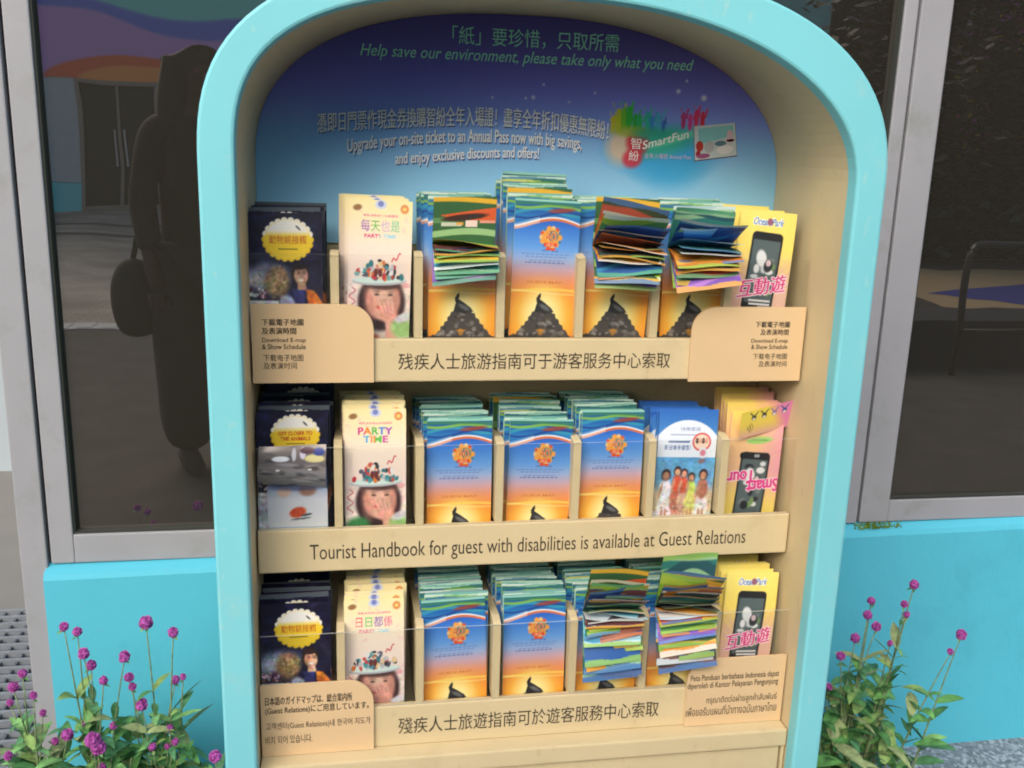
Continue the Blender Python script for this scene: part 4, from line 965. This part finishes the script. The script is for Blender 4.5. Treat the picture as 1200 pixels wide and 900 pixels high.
PAL = {'front': None, 'green': [(52, 92, 58), (228, 176, 50), (84, 130, 70)], 'box': [(204, 92, 56), (60, 76, 50), (190, 84, 60)], 'orange': [(230, 150, 50), (210, 110, 40), (240, 180, 70)], 'lime': [(130, 180, 50), (170, 200, 60), (70, 140, 70)],
       'blue': [(34, 84, 160), (50, 140, 190), (30, 60, 130)], 'dark': [(58, 58, 62), (110, 70, 60), (44, 84, 76)], 'maroon': [(96, 46, 50), (40, 60, 110), (150, 80, 60)], 'cyan': [(120, 196, 220), (190, 222, 230), (60, 150, 190)],
       'teal': [(40, 120, 110), (150, 200, 150), (30, 80, 90)], 'purple': [(130, 84, 190), (110, 70, 170), (170, 110, 200)], 'red': [(206, 74, 56), (226, 120, 70), (180, 60, 90)], 'white': [(214, 222, 226), (170, 190, 206), (226, 226, 226)], 'sky': [(66, 150, 214), (130, 196, 230), (50, 110, 190)]}
def splayed(key, r, x, z, roll, hinge_v, pages, label, hy, width=.095, skew=0.0):
    K = KINDS[key]; H = K['H']
    o = empty('splayed_guide_map', (x, YF[r], z)); o.rotation_euler = (-.03, roll, 0)
    tag(o, label, 'map', 'guide maps fanned open over the shelf fronts')
    art = key + '_low'
    kk = (key, round(hinge_v, 3))
    if kk not in KINDS:
        A = (ART_LOW[key]); KINDS[kk] = A.sheet('cover', bulge(H), ymax=hinge_v); KINDS[kk].materials.append(M['print'])
    link('cover', KINDS[kk], None, o)
    n = len(pages)
    rolls = [random.gauss(0, .028) + (.09 if q[0] < -10 else (-.05 if 10 < q[0] < 75 else 0)) for q in pages]; yaws = [random.gauss(0, .07) for _ in pages]; shifts = [random.gauss(0, .002) for _ in pages]
    for i, (deg, pal, Ln, curl) in enumerate(pages):
        Ln *= random.uniform(.95, 1.05); curl += random.uniform(-7, 4)
        A = front_page_art() if pal == 'front' else page_art(PAL[pal], i * 7 + r * 31 + int(x * 1000), pal in ('green', 'maroon', 'dark', 'white', 'box'))
        nx, ny = A.nx, A.ny
        s_ = A.Y / .09; X = A.X * (width / .096)
        th = np.radians(deg) + np.radians(curl) * s_
        rad = Ln * s_
        hyi = -hy + .0 * i
        wob = .0012 * np.sin(X * 60 + i * 2.1) * s_ + .0035 * np.cos(X * 26 + i * 1.3) * s_
        def sheet(off, flip):
            t = th + off * (1 - s_) * 1.0
            Yv = hyi - rad * np.cos(t) + np.sin(t) * wob; Zv = hinge_v + rad * np.sin(t) + np.cos(t) * wob
            # tall upper pages lean back, leaves shear a little sideways
            Zv = Zv + X * s_ * rolls[i]; Yv = Yv + X * s_ * yaws[i]
            Xv = X * (1 - .03 * abs(yaws[i])) + skew * s_ * .09 + shifts[i] * s_
            return np.stack([Xv, Yv, Zv], -1).reshape(-1, 3)
        P1, P2 = sheet(.035, 0), sheet(-.035, 1)
        idx = np.arange(nx * ny).reshape(ny, nx)
        F = np.stack([idx[:-1, :-1], idx[:-1, 1:], idx[1:, 1:], idx[1:, :-1]], -1).reshape(-1, 4)
        C = lin(np.clip(A.a, 0, 1)).reshape(-1, 3)
        C2 = C
        me = fast_mesh('page', np.concatenate([P1, P2]), np.concatenate([F, F + nx * ny]), np.concatenate([C, C2]))
        me.materials.append(M['print']); link('page', me, None, o)
    return o
ART_LOW = {'map': ART_MAP, 'map_zh': ART_MAPZ}
def fan(n, hb, ht, dep, pals, curl=-5):
    out = []
    for k in range(n):
        h = ht + (hb - ht) * k / (n - 1) + random.uniform(-.0012, .0012); dd = dep + random.uniform(-.003, .003)
        out.append((math.degrees(math.atan2(h, dd)), pals[k % len(pals)], math.hypot(h, dd), curl if h < .03 else 0))
    return out
splayed('map_zh', 0, -.1135, ZF[0] + .001, 0, .138, [(84, 'front', .066, 4)] + fan(9, -.036, .012, .044, ['lime', 'maroon', 'dark', 'teal', 'green', 'cyan', 'teal', 'cyan', 'purple'], -14),
        'guide map flopped open with few leaves in the third pocket of the top row', .012, .088)
splayed('map', 0, .112, ZF[0] + .001, .05, .138, [(80, 'front', .072, 2)] + fan(16, -.05, .058, .05, ['box', 'orange', 'lime', 'blue', 'blue', 'maroon', 'orange', 'green', 'dark', 'dark', 'orange', 'blue', 'cyan', 'lime', 'green', 'purple'], -10),
        'guide map fanned wide open in the fifth pocket of the top row', .012, .094)
splayed('map', 0, .2315, ZF[0] + .001, .0, .138, [(78, 'teal', .06, 0), (66, 'teal', .06, -2)] + fan(13, -.046, .046, .054, ['blue', 'sky', 'blue', 'sky', 'teal', 'dark', 'orange', 'orange', 'maroon', 'red', 'teal', 'lime', 'purple'], -12),
        'guide map hanging open beside the yellow leaflets in the top row', .012, .094)
splayed('map', 2, .1165, ZF[2] + .002, .0, .18, fan(32, -.102, .076, .036, ['front', 'green', 'lime', 'blue', 'orange', 'maroon', 'teal', 'maroon', 'dark', 'teal', 'green', 'cyan', 'white', 'dark', 'maroon', 'orange', 'lime', 'teal', 'maroon', 'orange', 'cyan', 'lime']),
        'guide map fanned into a thick pile in the fifth pocket of the bottom row', .012, .088)
splayed('map', 2, .2315, ZF[2] + .002, .0, .18, [(80, 'teal', .088, 2)] + fan(27, -.086, .07, .036, ['green', 'lime', 'blue', 'orange', 'maroon', 'dark', 'teal', 'dark', 'maroon', 'dark', 'orange', 'white', 'red', 'orange', 'maroon', 'lime', 'cyan', 'sky', 'purple']),
        'guide map spread open next to the yellow leaflets in the bottom row', .012, .09)

# ---- opened silver leaf of the booklet in the first pocket of the middle row
o = empty('opened_booklet', (-.352, YF[1] - .004, ZF[1])); tag(o, 'booklet with a silver page folded down over the white back page', 'booklet')
A = Art(.084, .1, .0012); A.vgrad([(0, (96, 140, 190)), (.006, (110, 160, 206)), (.008, (214, 218, 224)), (.05, (206, 210, 220)), (.075, (130, 150, 186)), (.1, (70, 90, 140))])
A.ell(0, .03, .012, .008, (206, 96, 60), .3, .3); A.text('40', -.012, .008, .024, .037, (200, 70, 50), off=.02, shear=.2); A.ell(.012, .026, .008, .002, (80, 90, 96), .2, .4); A.ell(.004, .02, .014, .0014, (90, 100, 110), .1, .4)
A.ell(-.018, .062, .01, .008, (206, 176, 160), .4, .4); A.ell(.014, .064, .012, .009, (150, 110, 90), 0, .5); A.ell(0, .07, .04, .007, (60, 70, 110), 0, .6, .7)
A.noise(.01); me = A.sheet('back_page', bulge(.15)); me.materials.append(M['print']); link('back_page', me, None, o).location = (.004, -.002, .046)
A = Art(.092, .07, .0012); A.vgrad([(0, (120, 122, 128)), (.03, (150, 148, 150)), (.045, (110, 104, 106)), (.07, (140, 126, 116))])
for k in range(46): A.ell(random.uniform(-.046, .046), random.uniform(0, .07), random.uniform(.004, .016), random.uniform(.001, .004), random.choice([(96, 92, 96), (176, 174, 178), (128, 118, 112), (70, 66, 72)]), random.uniform(-.3, .3), .7, .6)
for (x, y, rx, ry, c) in [(-.016, .05, .012, .0045, (226, 232, 240)), (.03, .05, .014, .006, (214, 206, 150)), (.014, .058, .004, .009, (206, 200, 220)), (.036, .06, .008, .006, (60, 70, 140)), (.002, .056, .003, .01, (196, 196, 206)), (.02, .062, .01, .005, (90, 60, 70)), (-.02, .03, .003, .0018, (240, 240, 240)), (.024, .032, .0025, .0016, (240, 240, 240))]: A.ell(x, y, rx, ry, c, 0, .3)
def foldf(P):
    P = P.copy(); v = P[:, 2] / .07
    t = np.clip(v, 0, 1); y = -.008 - .016 * np.sin(t * np.pi * .8) + .003 * np.sin(P[:, 0] * 50); z = .083 + .062 * t
    return np.stack([P[:, 0] - .002 * (1 - t), y, z + .006 * P[:, 0] / .05 * -(1 - t)], 1)
me = A.sheet('folded_page', foldf); me.materials.append(M['silver_print']); link('folded_page', me, None, o).location = (.0, 0, .036)

# ---- folded top flap of the front tour leaflet in the middle row
fl = [c for c in COL.objects if c.get('label', '').startswith('pink and yellow tour leaflet at the front')][0]
f_ = link('flap', KINDS['tour_strip']['cover'], None, fl); f_.location = (.010, -.004, .168); f_.rotation_euler = (.30, -.22, 0.18); f_.scale = (1.04, 1, .8)

# ================================================================== PLANTS
def leaf(mb, base, dirv, length, width, droop, col, tw=0.):
    d_ = Vector(dirv).normalized(); side = d_.cross(Vector((0, 0, 1)))
    if side.length < .01: side = Vector((1, 0, 0))
    side.normalize(); nrm = side.cross(d_); side = side * math.cos(tw) + nrm * math.sin(tw)
    n = 7; vs = []; cs = []
    for i in range(n):
        t = i / (n - 1); w = width * (math.sin(math.pi * min(1, t * .92 + .06)) ** .8) * (1 - .25 * t)
        c = Vector(base) + d_ * (length * t) + Vector((0, 0, -droop * length * t * t))
        fold = nrm * (w * .22)
        vs += [c - side * w + fold, c, c + side * w + fold]
        f = random.uniform(.93, 1.07)
        cs += [np.array(col) * f, np.array(col) * 1.18, np.array(col) * f]
    fs = []
    for i in range(n - 1):
        for k in range(2): fs.append((i * 3 + k, i * 3 + k + 1, i * 3 + k + 4, i * 3 + k + 3))
    mb.add(vs, fs, np.clip(np.array(cs), 0, 1))
GREEN = [lin((86, 140, 78)), lin((100, 156, 88)), lin((72, 122, 72)), lin((116, 164, 100)), lin((80, 132, 90)), lin((128, 160, 92)), lin((142, 158, 110))]
def flower_mesh(r_, seed):
    rs = random.Random(seed); bm = bmesh.new(); bmesh.ops.create_icosphere(bm, subdivisions=3, radius=1)
    vs = []; cs = []
    mb = MB()
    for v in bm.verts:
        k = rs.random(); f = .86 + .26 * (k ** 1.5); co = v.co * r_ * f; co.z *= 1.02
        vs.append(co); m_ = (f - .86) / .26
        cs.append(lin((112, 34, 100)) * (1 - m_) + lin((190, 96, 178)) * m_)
    bm.verts.index_update(); fs = [[v.index for v in f.verts] for f in bm.faces]; bm.free()
    mb.add(vs, fs, np.array(cs))
    for k in range(26):                                             # papery bracts standing out of the globe
        a, b_ = rs.uniform(0, 6.28), rs.uniform(-.5, 1.4); n_ = Vector((math.cos(a) * math.cos(b_), math.sin(a) * math.cos(b_), math.sin(b_)))
        t = n_.cross(Vector((0, 0, 1))).normalized() if abs(n_.z) < .95 else Vector((1, 0, 0))
        mb.add([n_ * r_ * .85 - t * r_ * .16, n_ * r_ * .85 + t * r_ * .16, n_ * r_ * 1.18], [(0, 1, 2)], lin((182, 84, 168)))
    me = mb.mesh('flower', False, True); me.materials.append(M['petal']); return me
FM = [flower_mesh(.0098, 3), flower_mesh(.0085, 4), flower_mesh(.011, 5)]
def plant(base, heads, nl, label, spread=.12, low=.2, top=.55, dry=None):
    o = empty('flowering_plant', (base[0], base[1], ZG)); tag(o, label, 'plant', 'globe flowers planted beside the stand')
    st = MB(); lf = MB(); B = Vector((base[0], base[1], ZG))
    for (x, y, z, s_) in heads:
        top_ = Vector((x, y, z)) - B; b0 = Vector((random.uniform(-.025, .025), random.uniform(-.02, .02), 0))
        mid = b0.lerp(top_, .55) + Vector((random.uniform(-.012, .012) - top_.x * .12, random.uniform(-.01, .01), .02)); pts = []
        for t in np.linspace(0, 1, 10): pts.append(b0 * (1 - t) ** 2 + mid * 2 * t * (1 - t) + top_ * t * t)
        cgs = lin((122, 140, 100)); st.tube(pts, [.0026 - .0016 * t for t in np.linspace(0, 1, 10)], 5, cgs)
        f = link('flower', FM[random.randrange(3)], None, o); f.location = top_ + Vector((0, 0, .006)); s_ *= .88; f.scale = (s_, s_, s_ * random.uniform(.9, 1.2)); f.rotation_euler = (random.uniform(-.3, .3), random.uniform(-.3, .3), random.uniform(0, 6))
        dn = (pts[-1] - pts[-2]).normalized()
        for k in range(2):
            a = random.uniform(0, 6.28); leaf(lf, pts[-1] - dn * .002, (math.cos(a), math.sin(a), .1), .014 * s_, .0035 * s_, .3, random.choice(GREEN))
        for t in [.3, .42, .52, .62, .72] + ([.83] if random.random() < .5 else []):
            p_ = b0 * (1 - t) ** 2 + mid * 2 * t * (1 - t) + top_ * t * t
            if p_.z + ZG > top + .04 and random.random() < .55: continue
            a = random.uniform(0, 6.28)
            for k in range(2):
                L_ = random.uniform(.045, .08) * (1.15 - .5 * t); leaf(lf, p_, (math.cos(a + k * math.pi), math.sin(a + k * math.pi), random.uniform(.3, 1.3)), L_, L_ * random.uniform(.15, .2), random.uniform(.1, .5), random.choice(GREEN), random.uniform(-.5, .5))
    for i in range(int(nl * 1.35)):
        a = random.uniform(0, 6.28); rr = spread * math.sqrt(random.random()); z = random.uniform(low, top) - ZG
        z *= 1 - .45 * (rr / spread) ** 2
        p_ = Vector((rr * math.cos(a), rr * math.sin(a) * .7, z)); b_ = random.uniform(0, 6.28)
        L_ = random.uniform(.045, .088)
        leaf(lf, p_, (math.cos(b_), math.sin(b_), random.uniform(.15, 1.6)), L_, L_ * random.uniform(.14, .21), random.uniform(.1, .6), random.choice(GREEN), random.uniform(-.6, .6))
        if i % 6 == 0: st.tube([Vector((p_.x * .3, p_.y * .3, 0)), p_ * .6 + Vector((0, 0, .02)), p_], [.0024, .002, .0014], 5, lin((118, 132, 96)))
    if dry is not None:
        for (bx, by, bz), dv, L_, w_ in dry: leaf(lf, Vector((bx, by, bz)) - B, dv, L_, w_, .15, lin((150, 160, 112)), .5)
    st.build('stems', M['leaf'], o, smooth=True, colors=True); lf.build('foliage', M['leaf'], o, smooth=True, colors=True)
    return o
plant((-.80, .30), [(-.81, .3, .63, 1), (-.83, .31, .6, 1.15), (-.79, .28, .60, .8), (-.785, .3, .555, .75), (-.74, .27, .53, 1), (-.83, .26, .505, .9), (-.845, .33, .56, .8), (-.77, .3, .5, .7)], 95, 'leafy purple globe flower plant at the far left edge beside the grating', .11, .2, .52)
plant((-.705, .30), [(-.74, .3, .71, 1.05), (-.72, .3, .70, .9), (-.71, .29, .665, .95), (-.706, .31, .632, 1), (-.68, .28, .62, .95), (-.65, .3, .65, .95), (-.695, .25, .53, 1.25), (-.688, .25, .515, 1.2), (-.67, .28, .535, .85), (-.69, .27, .465, .7), (-.72, .3, .53, .7)], 120, 'tallest purple globe flower plant at the left of the stand', .10, .2, .55)
plant((-.615, .32), [(-.612, .3, .71, 1.15), (-.57, .3, .69, 1), (-.65, .32, .60, .95), (-.645, .32, .582, .7), (-.625, .29, .565, 1), (-.575, .32, .59, .85), (-.562, .32, .595, .6), (-.61, .28, .49, .85), (-.585, .3, .51, .75), (-.575, .29, .49, .8), (-.59, .3, .475, .6)], 100, 'purple globe flower plant between the tallest plant and the stand', .10, .2, .52,
      dry=[((-.57, .33, .49), (.8, -.2, 1.0), .095, .011), ((-.585, .33, .53), (.7, .1, .9), .085, .009)])
plant((-.52, .3), [(-.502, .24, .49, 1.05)], 36, 'small purple globe flower plant tucked behind the left edge of the stand', .06, .2, .47)
plant((.655, .30), [(.63, .3, .505, .8), (.648, .3, .57, 1), (.68, .31, .6, 1.05), (.70, .31, .648, 1), (.71, .32, .672, .9), (.728, .32, .617, .9)], 130, 'bushy purple globe flower plant right beside the stand', .085, .2, .53)
plant((.74, .32), [(.782, .3, .712, 1.2), (.767, .3, .672, .9), (.775, .3, .65, .85), (.755, .31, .585, .75)], 60, 'tall purple globe flower plant to the right of the bushy one', .08, .2, .52)
plant((.78, .3), [(.898, .3, .60, 1.05), (.88, .3, .565, .7)], 40, 'purple globe flower plant leaning far out to the right', .09, .2, .46)

# ================================================================== WHAT THE WINDOWS MIRROR (stands behind the camera)
# building opposite, with mural band, dado, doors
YO = -19.5
opp = empty('building_facade', (-5, YO, ZG)); tag(opp, 'building opposite with a colourful mural above glass doors, mirrored in the left window', 'building'); OO = Vector(opp.location)
def op(name, mb, mat, **k):
    o = mb.build(name, mat, opp, **k); o.data.transform(Matrix.Translation(-OO)); return o
b = MB(); b.box(-14, -6.05, YO - .3, YO, ZG + .62, 2.88); b.box(-4.35, 4, YO - .3, YO, ZG + .62, 2.88); op('wall', b, paint('facade_grey', lin((186, 196, 202)), .7, .05))
b = MB(); b.box(-14, -6.05, YO - .3, YO + .03, ZG, ZG + .61); b.box(-4.35, 4, YO - .3, YO + .03, ZG, ZG + .61); op('dado', b, paint('facade_teal', lin((100, 214, 226)), .6, .05))
A = Art(20, 6, .035, (206, 160, 222)); A.X = A.X - 4; A.Y = A.Y + 2.88
bl = 4.3 - .55 / (1 + np.exp(-(A.X + 4.8) * 2.2)) + .07 * np.maximum(A.X + 3.2, 0) * 1.3
A.mix(np.clip((A.Y - bl) / .06, 0, 1), (110, 130, 226)); A.mix(np.clip((A.Y - bl - .32 + .1 * np.clip(-A.X - 4, -1, 1)) / .06, 0, 1), (130, 226, 220))
A.ell(-4.85, 2.88, 1.75, .5, (240, 116, 84), 0, .06); A.ell(-4.65, 2.88, 1.3, .3, (255, 166, 96), 0, .08)
sc_ = ((np.sin(A.X * 9) * np.cos(A.Y * 11)) > .25) * 1.0
A.mix((A.X > 5) * .6, (120, 190, 190)); A.mix((A.X > 5) * sc_ * .5, (70, 140, 146)); A.mix((A.X > 5) * (A.Y > 5.15 + .2 * np.sin(A.X)) * 1.0, (150, 90, 180))
me = fast_mesh('mural', np.stack([A.X, np.full_like(A.X, YO + .02), A.Y], -1).reshape(-1, 3) - np.array(OO), (lambda i: np.stack([i[:-1, :-1], i[:-1, 1:], i[1:, 1:], i[1:, :-1]], -1).reshape(-1, 4))(np.arange(A.nx * A.ny).reshape(A.ny, A.nx)), lin(np.clip(A.a, 0, 1)).reshape(-1, 3))
link('mural', me, M['panel_print'], opp)
b = MB(); b.box(-14, 20, YO - .5, YO - .31, ZG, 12); b.box(4.02, 20, YO - .3, YO, ZG, 12); op('upper_wall', b, paint('facade_dull_teal', lin((120, 180, 180)), .8, .2, 2))  # greyish teal wall paint
dfr = MB(); dfr.box(-6.05, -5.97, YO - .2, YO + .02, ZG, 2.88); dfr.box(-4.43, -4.35, YO - .2, YO + .02, ZG, 2.88); dfr.box(-5.97, -4.43, YO - .2, YO + .02, 2.8, 2.88); dfr.box(-5.23, -5.17, YO - .18, YO - .02, ZG, 2.8); dfr.box(-5.97, -4.43, YO - .18, YO, ZG, ZG + .1)
op('door_frame', dfr, paint('bronze', lin((150, 140, 130)), .4, .05))
for x0, x1 in ((-5.97, -5.23), (-5.17, -4.43)):
    b = MB(); b.box(x0, x1, YO - .1, YO - .08, ZG + .1, 2.8); d_ = op('glass_door', b, paint('door_dark', (.03, .032, .03), .25, .1))
    hx = x1 - .07 if x0 < -5.5 else x0 + .07
    b = MB(); b.tube([(hx, YO - .05, 1.1), (hx, YO - .05, 1.9)], .02, 6); h_ = b.build('handle', paint('steel', (.6, .6, .6), .3), d_); h_.data.transform(Matrix.Translation(-OO))
b = MB(); b.box(-5.0, -3.4, YO - .16, YO - .11, ZG + .1, 1.3); op('reception_desk', b, paint('wood_orange', lin((190, 110, 60)), .5, .1))
# channel drain across the plaza
dr = MB(); dr.box(-12, 14, -4.95, -4.72, ZG + .005, ZG + .012)
for i in range(160): dr.box(-12 + i * .16, -12 + i * .16 + .09, -4.93, -4.74, ZG + .012, ZG + .016)
tag(dr.build('channel_drain', paint('drain_steel', lin((190, 190, 186)), .5, .1)), 'long slotted drain channel crossing the plaza behind the viewer', 'drain')

# person with a shoulder bag, mirrored in the left window
def skin(name, verts, edges, radii, mat, parent, root=0, sub=2):
    me = bpy.data.meshes.new(name); me.from_pydata(verts, edges, [])
    o = link(name, me, mat, parent)
    md = o.modifiers.new('skin', 'SKIN'); md.use_smooth_shade = True
    sv = me.skin_vertices[0].data
    for i, r_ in enumerate(radii): sv[i].radius = (r_ if hasattr(r_, '__len__') else (r_, r_)); sv[i].use_root = (i == root)
    o.modifiers.new('sub', 'SUBSURF').levels = sub; o.modifiers['sub'].render_levels = sub
    return o
PX, PYY = -.86, -1.62
per = empty('person', (PX, PYY, ZG)); tag(per, 'person in dark clothes with long dark hair mirrored in the left window', 'person')
per.rotation_euler = (0, 0, math.pi * .86)       # faces the window
# skeleton (faces -Y in its own space)
V = [(0, 0, .92), (0, .01, 1.12), (0, 0, 1.30), (0, 0, 1.40), (0, -.01, 1.47), (0, -.02, 1.56), (0, -.02, 1.64),
     (.09, 0, .88), (.10, -.01, .48), (.10, .02, .09), (.11, -.10, .035), (-.09, 0, .88), (-.10, -.02, .48), (-.10, .01, .09), (-.11, -.11, .035),
     (.18, 0, 1.36), (.23, .01, 1.10), (.22, -.06, .86), (.21, -.09, .76), (-.18, 0, 1.36), (-.23, .01, 1.10), (-.22, -.06, .86), (-.21, -.09, .76)]
Ed = [(0, 1), (1, 2), (2, 3), (3, 4), (4, 5), (5, 6), (0, 7), (7, 8), (8, 9), (9, 10), (0, 11), (11, 12), (12, 13), (13, 14), (3, 15), (15, 16), (16, 17), (17, 18), (3, 19), (19, 20), (20, 21), (21, 22)]
Rd = [(.15, .11), (.13, .1), (.15, .11), (.11, .08), .055, .085, .07, .085, .058, .04, .035, .085, .058, .04, .035, .055, .043, .033, .03, .055, .043, .033, .03]
clothes = paint('dark_clothes', (.022, .02, .018), .85, .2, 10, .1); skinm = paint('skin', lin((62, 46, 38)), .7, .05); hairm = paint('dark_hair', (.012, .01, .009), .6, .2, 60, .2)
skin('body', V, Ed, Rd, skinm, per)
V2 = [(0, .03, .62), (0, .01, 1.12), (0, 0, 1.3), (0, 0, 1.39), (.18, 0, 1.36), (.232, .01, 1.1), (.222, -.055, .9), (-.18, 0, 1.36), (-.232, .01, 1.1), (-.222, -.055, .9)]
skin('jacket', V2, [(0, 1), (1, 2), (2, 3), (3, 4), (4, 5), (5, 6), (3, 7), (7, 8), (8, 9)], [(.2, .15), (.17, .13), (.18, .14), (.12, .09), .068, .056, .046, .068, .056, .046], paint('brown_jacket', lin((34, 28, 24)), .85, .15, 10, .1), per)
V3 = [(0, 0, .93), (.092, 0, .86), (.1, -.01, .48), (.1, .0, .06), (-.092, 0, .86), (-.1, -.02, .48), (-.1, .0, .06)]
skin('trousers', V3, [(0, 1), (1, 2), (2, 3), (0, 4), (4, 5), (5, 6)], [(.18, .14), .14, .13, .12, .14, .13, .12], clothes, per)
skin('hair', [(0, .015, 1.66), (0, .05, 1.53), (0, .08, 1.35), (0, .09, 1.15), (.075, -.02, 1.60), (.095, -.01, 1.46), (.1, -.02, 1.28), (.09, -.03, 1.1), (-.075, -.02, 1.60), (-.095, -.01, 1.46), (-.1, -.02, 1.28), (-.09, -.03, 1.1), (0, -.07, 1.655)],
     [(0, 1), (1, 2), (2, 3), (0, 4), (4, 5), (5, 6), (6, 7), (0, 8), (8, 9), (9, 10), (10, 11), (0, 12)], [(.105, .11), (.13, .11), (.16, .08), (.14, .06), (.05, .08), (.055, .08), (.07, .07), (.06, .06), (.05, .08), (.055, .08), (.07, .07), (.06, .06), (.05, .035)], hairm, per)
for sx in (-1, 1):
    for k in range(5):
        x = sx * (.195 + .012 * k) if k else sx * .185
        L_ = [.05, .07, .078, .072, .056][k]
        b = MB(); b.tube([(x, -.095, .745), (x + (-sx * .012 if k == 0 else 0), -.108, .745 - L_ * .55), (x + (-sx * .01 if k == 0 else 0), -.104, .745 - L_)], [.0095, .0085, .0065], 6)
        b.build('finger', skinm, per, smooth=True)
for sx in (-1, 1):
    b = MB(); b.tube([(sx * .105, .06, .04), (sx * .107, -.03, .05), (sx * .11, -.12, .035), (sx * .11, -.17, .03)], [.035, .048, .042, .022], 8); b.build('shoe', clothes, per, smooth=True)
face = MB()
for x in (-.03, .03): face.tube([(x - .011, -.101, 1.575), (x, -.105, 1.577), (x + .011, -.101, 1.575)], [.003, .006, .003], 6)
face.tube([(0, -.1, 1.57), (0, -.118, 1.545), (0, -.106, 1.538)], [.006, .011, .008], 6); face.tube([(-.022, -.098, 1.51), (0, -.104, 1.508), (.022, -.098, 1.51)], [.003, .006, .003], 6)
face.build('face_features', paint('features', lin((120, 66, 58)), .5, .05), per, smooth=True)
bagm = paint('bag_fabric', (.02, .022, .02), .8, .2, 20, .1)
bag = empty('shoulder_bag', (PX - .26, PYY + .02, .85)); tag(bag, 'dark shoulder bag hanging at the side of the mirrored person', 'bag')
skin('body', [(0, 0, -.12), (-.01, 0, .0), (-.02, 0, .14), (0, 0, .22)], [(0, 1), (1, 2), (2, 3)], [(.07, .09), (.1, .11), (.09, .1), (.04, .05)], bagm, bag)
b = MB(); b.tube([(-.02, 0, .18), (.04, .0, .42), (.1, -.02, .66), (.14, .03, .7)], .012, 6); b.build('strap', bagm, bag, smooth=True)

# right: hedge with blossoms, handrail, painted ground, planter, small dark tree
def foliage(n, fx, size, cols, seed):
    rs = np.random.default_rng(seed); P = np.array([fx(rs) for _ in range(n)]); mb_v = []; C = []
    a = rs.uniform(0, 2 * np.pi, n); e = rs.uniform(-1, 1, n); s_ = size * rs.uniform(.6, 1.4, n)
    u = np.stack([np.cos(a), np.sin(a), e * .6], 1) * s_[:, None]; w = np.stack([-np.sin(a), np.cos(a), rs.uniform(-1, 1, n)], 1) * s_[:, None] * .45
    Q = np.stack([P - u, P + w, P + u, P - w], 1).reshape(-1, 3); F = np.arange(4 * n).reshape(n, 4)
    c = np.array(cols)[rs.integers(0, len(cols), n)] * rs.uniform(.7, 1.3, (n, 1)); return Q, F, np.repeat(c, 4, 0)
hd = empty('hedge', (11, -10.9, ZG)); tag(hd, 'tall dark hedge with pink and yellow blossoms mirrored in the right window', 'hedge')
Q, F, C = foliage(9000, lambda r_: (r_.uniform(6.6, 16) - 11, r_.normal(0, .35), r_.uniform(0, 4.9) + .15 * math.sin(r_.uniform(0, 9))), .13, [(.035, .06, .03), (.05, .085, .04), (.02, .035, .02)], 4)
link('foliage', fast_mesh('foliage', Q, F, C, False), M['leaf'], hd)
Q, F, C = foliage(420, lambda r_: (lambda k: (k[0] - 11 + r_.normal(0, .18), .5 + r_.normal(0, .1), k[1] - ZG + r_.normal(0, .22)))([(8.35, 3.2), (9.2, 3.5), (8.4, 2.2), (9.5, 2.1), (10.4, 2.8), (8.8, 3.6), (11.5, 3.1)][r_.integers(0, 7)]), .05, [(.30, .07, .26), (.4, .1, .35), (.5, .42, .05)], 9)
o = link('blossoms', fast_mesh('blossoms', Q, F, C, False), M['petal'], hd)
b = MB(); b.box(-4.4, 5, -.3, -.25, 0, 4.6); b.build('dark_backing', paint('dark_backing', (.012, .014, .01), .9, .3, 8), hd)  # solid dark slab added as a backing behind the leaves
q = MB(); q.add([(6.4, -9.6, ZG + .008), (13, -9.6, ZG + .008), (13, -5.2, ZG + .008), (5.2, -5.2, ZG + .008)], [(0, 1, 2, 3)])
tag(q.build('sandy_path', paint('sand_ground', lin((176, 150, 112)), .9, .1, 20, .1)), kind='structure')
q = MB(); q.add([(5.9, -7.0, ZG + .012), (6.6, -5.9, ZG + .012), (12, -8.2, ZG + .012), (10.6, -9.3, ZG + .012)], [(0, 1, 2, 3)])
tag(q.build('blue_painted_ground', paint('blue_ground', lin((52, 60, 140)), .8, .1, 20, .1)), kind='structure')
hr = empty('handrail', (3.6, -3.1, ZG)); tag(hr, 'black round handrail mirrored in the right window', 'handrail')
b = MB(); pts = [(0, 0, 0), (0, 0, .78)] + [(.08 - .08 * math.cos(t), 0, .78 + .08 * math.sin(t)) for t in np.linspace(0, math.pi / 2, 6)] + [(2.4, 0, .86)]
b.tube(pts, .022, 8); b.build('top_rail', M['dark'], hr, smooth=True)
b = MB(); b.tube([(0, 0, .30), (2.4, 0, .30)], .014, 8); b.build('lower_rail', M['dark'], hr, smooth=True)
b = MB(); b.tube([(2.4, 0, 0), (2.4, 0, .86)], .022, 8); b.build('post', M['dark'], hr, smooth=True)
plr = MB(); plr.box(3.05, 8, -3.9, -3.35, ZG + .001, .52, .01)
tag(plr.build('planter_box', paint('planter_dark', (.025, .026, .028), .7, .2, 5, .1)), 'long dark planter box behind the mirrored handrail', 'planter')
tr = empty('small_tree', (4.35, -5.6, ZG)); tag(tr, 'small tree with dark purple leaves mirrored above the right shoulder of the stand', 'tree')
Q, F, C = foliage(900, lambda r_: (r_.normal(.1, .38), r_.normal(0, .3), 2.5 + r_.normal(0, .42)), .055, [(.03, .012, .02), (.04, .03, .02), (.02, .03, .015)], 12)
link('crown', fast_mesh('crown', Q, F, C, False), M['leaf'], tr)
b = MB(); b.tube([(0.1, 0, 0), (.06, .02, 1.2), (.12, 0, 2.1), (.1, 0, 2.8)], [.05, .04, .03, .01], 8); b.build('trunk', paint('bark', (.06, .045, .035), .9, .3, 20, .3), tr, smooth=True)
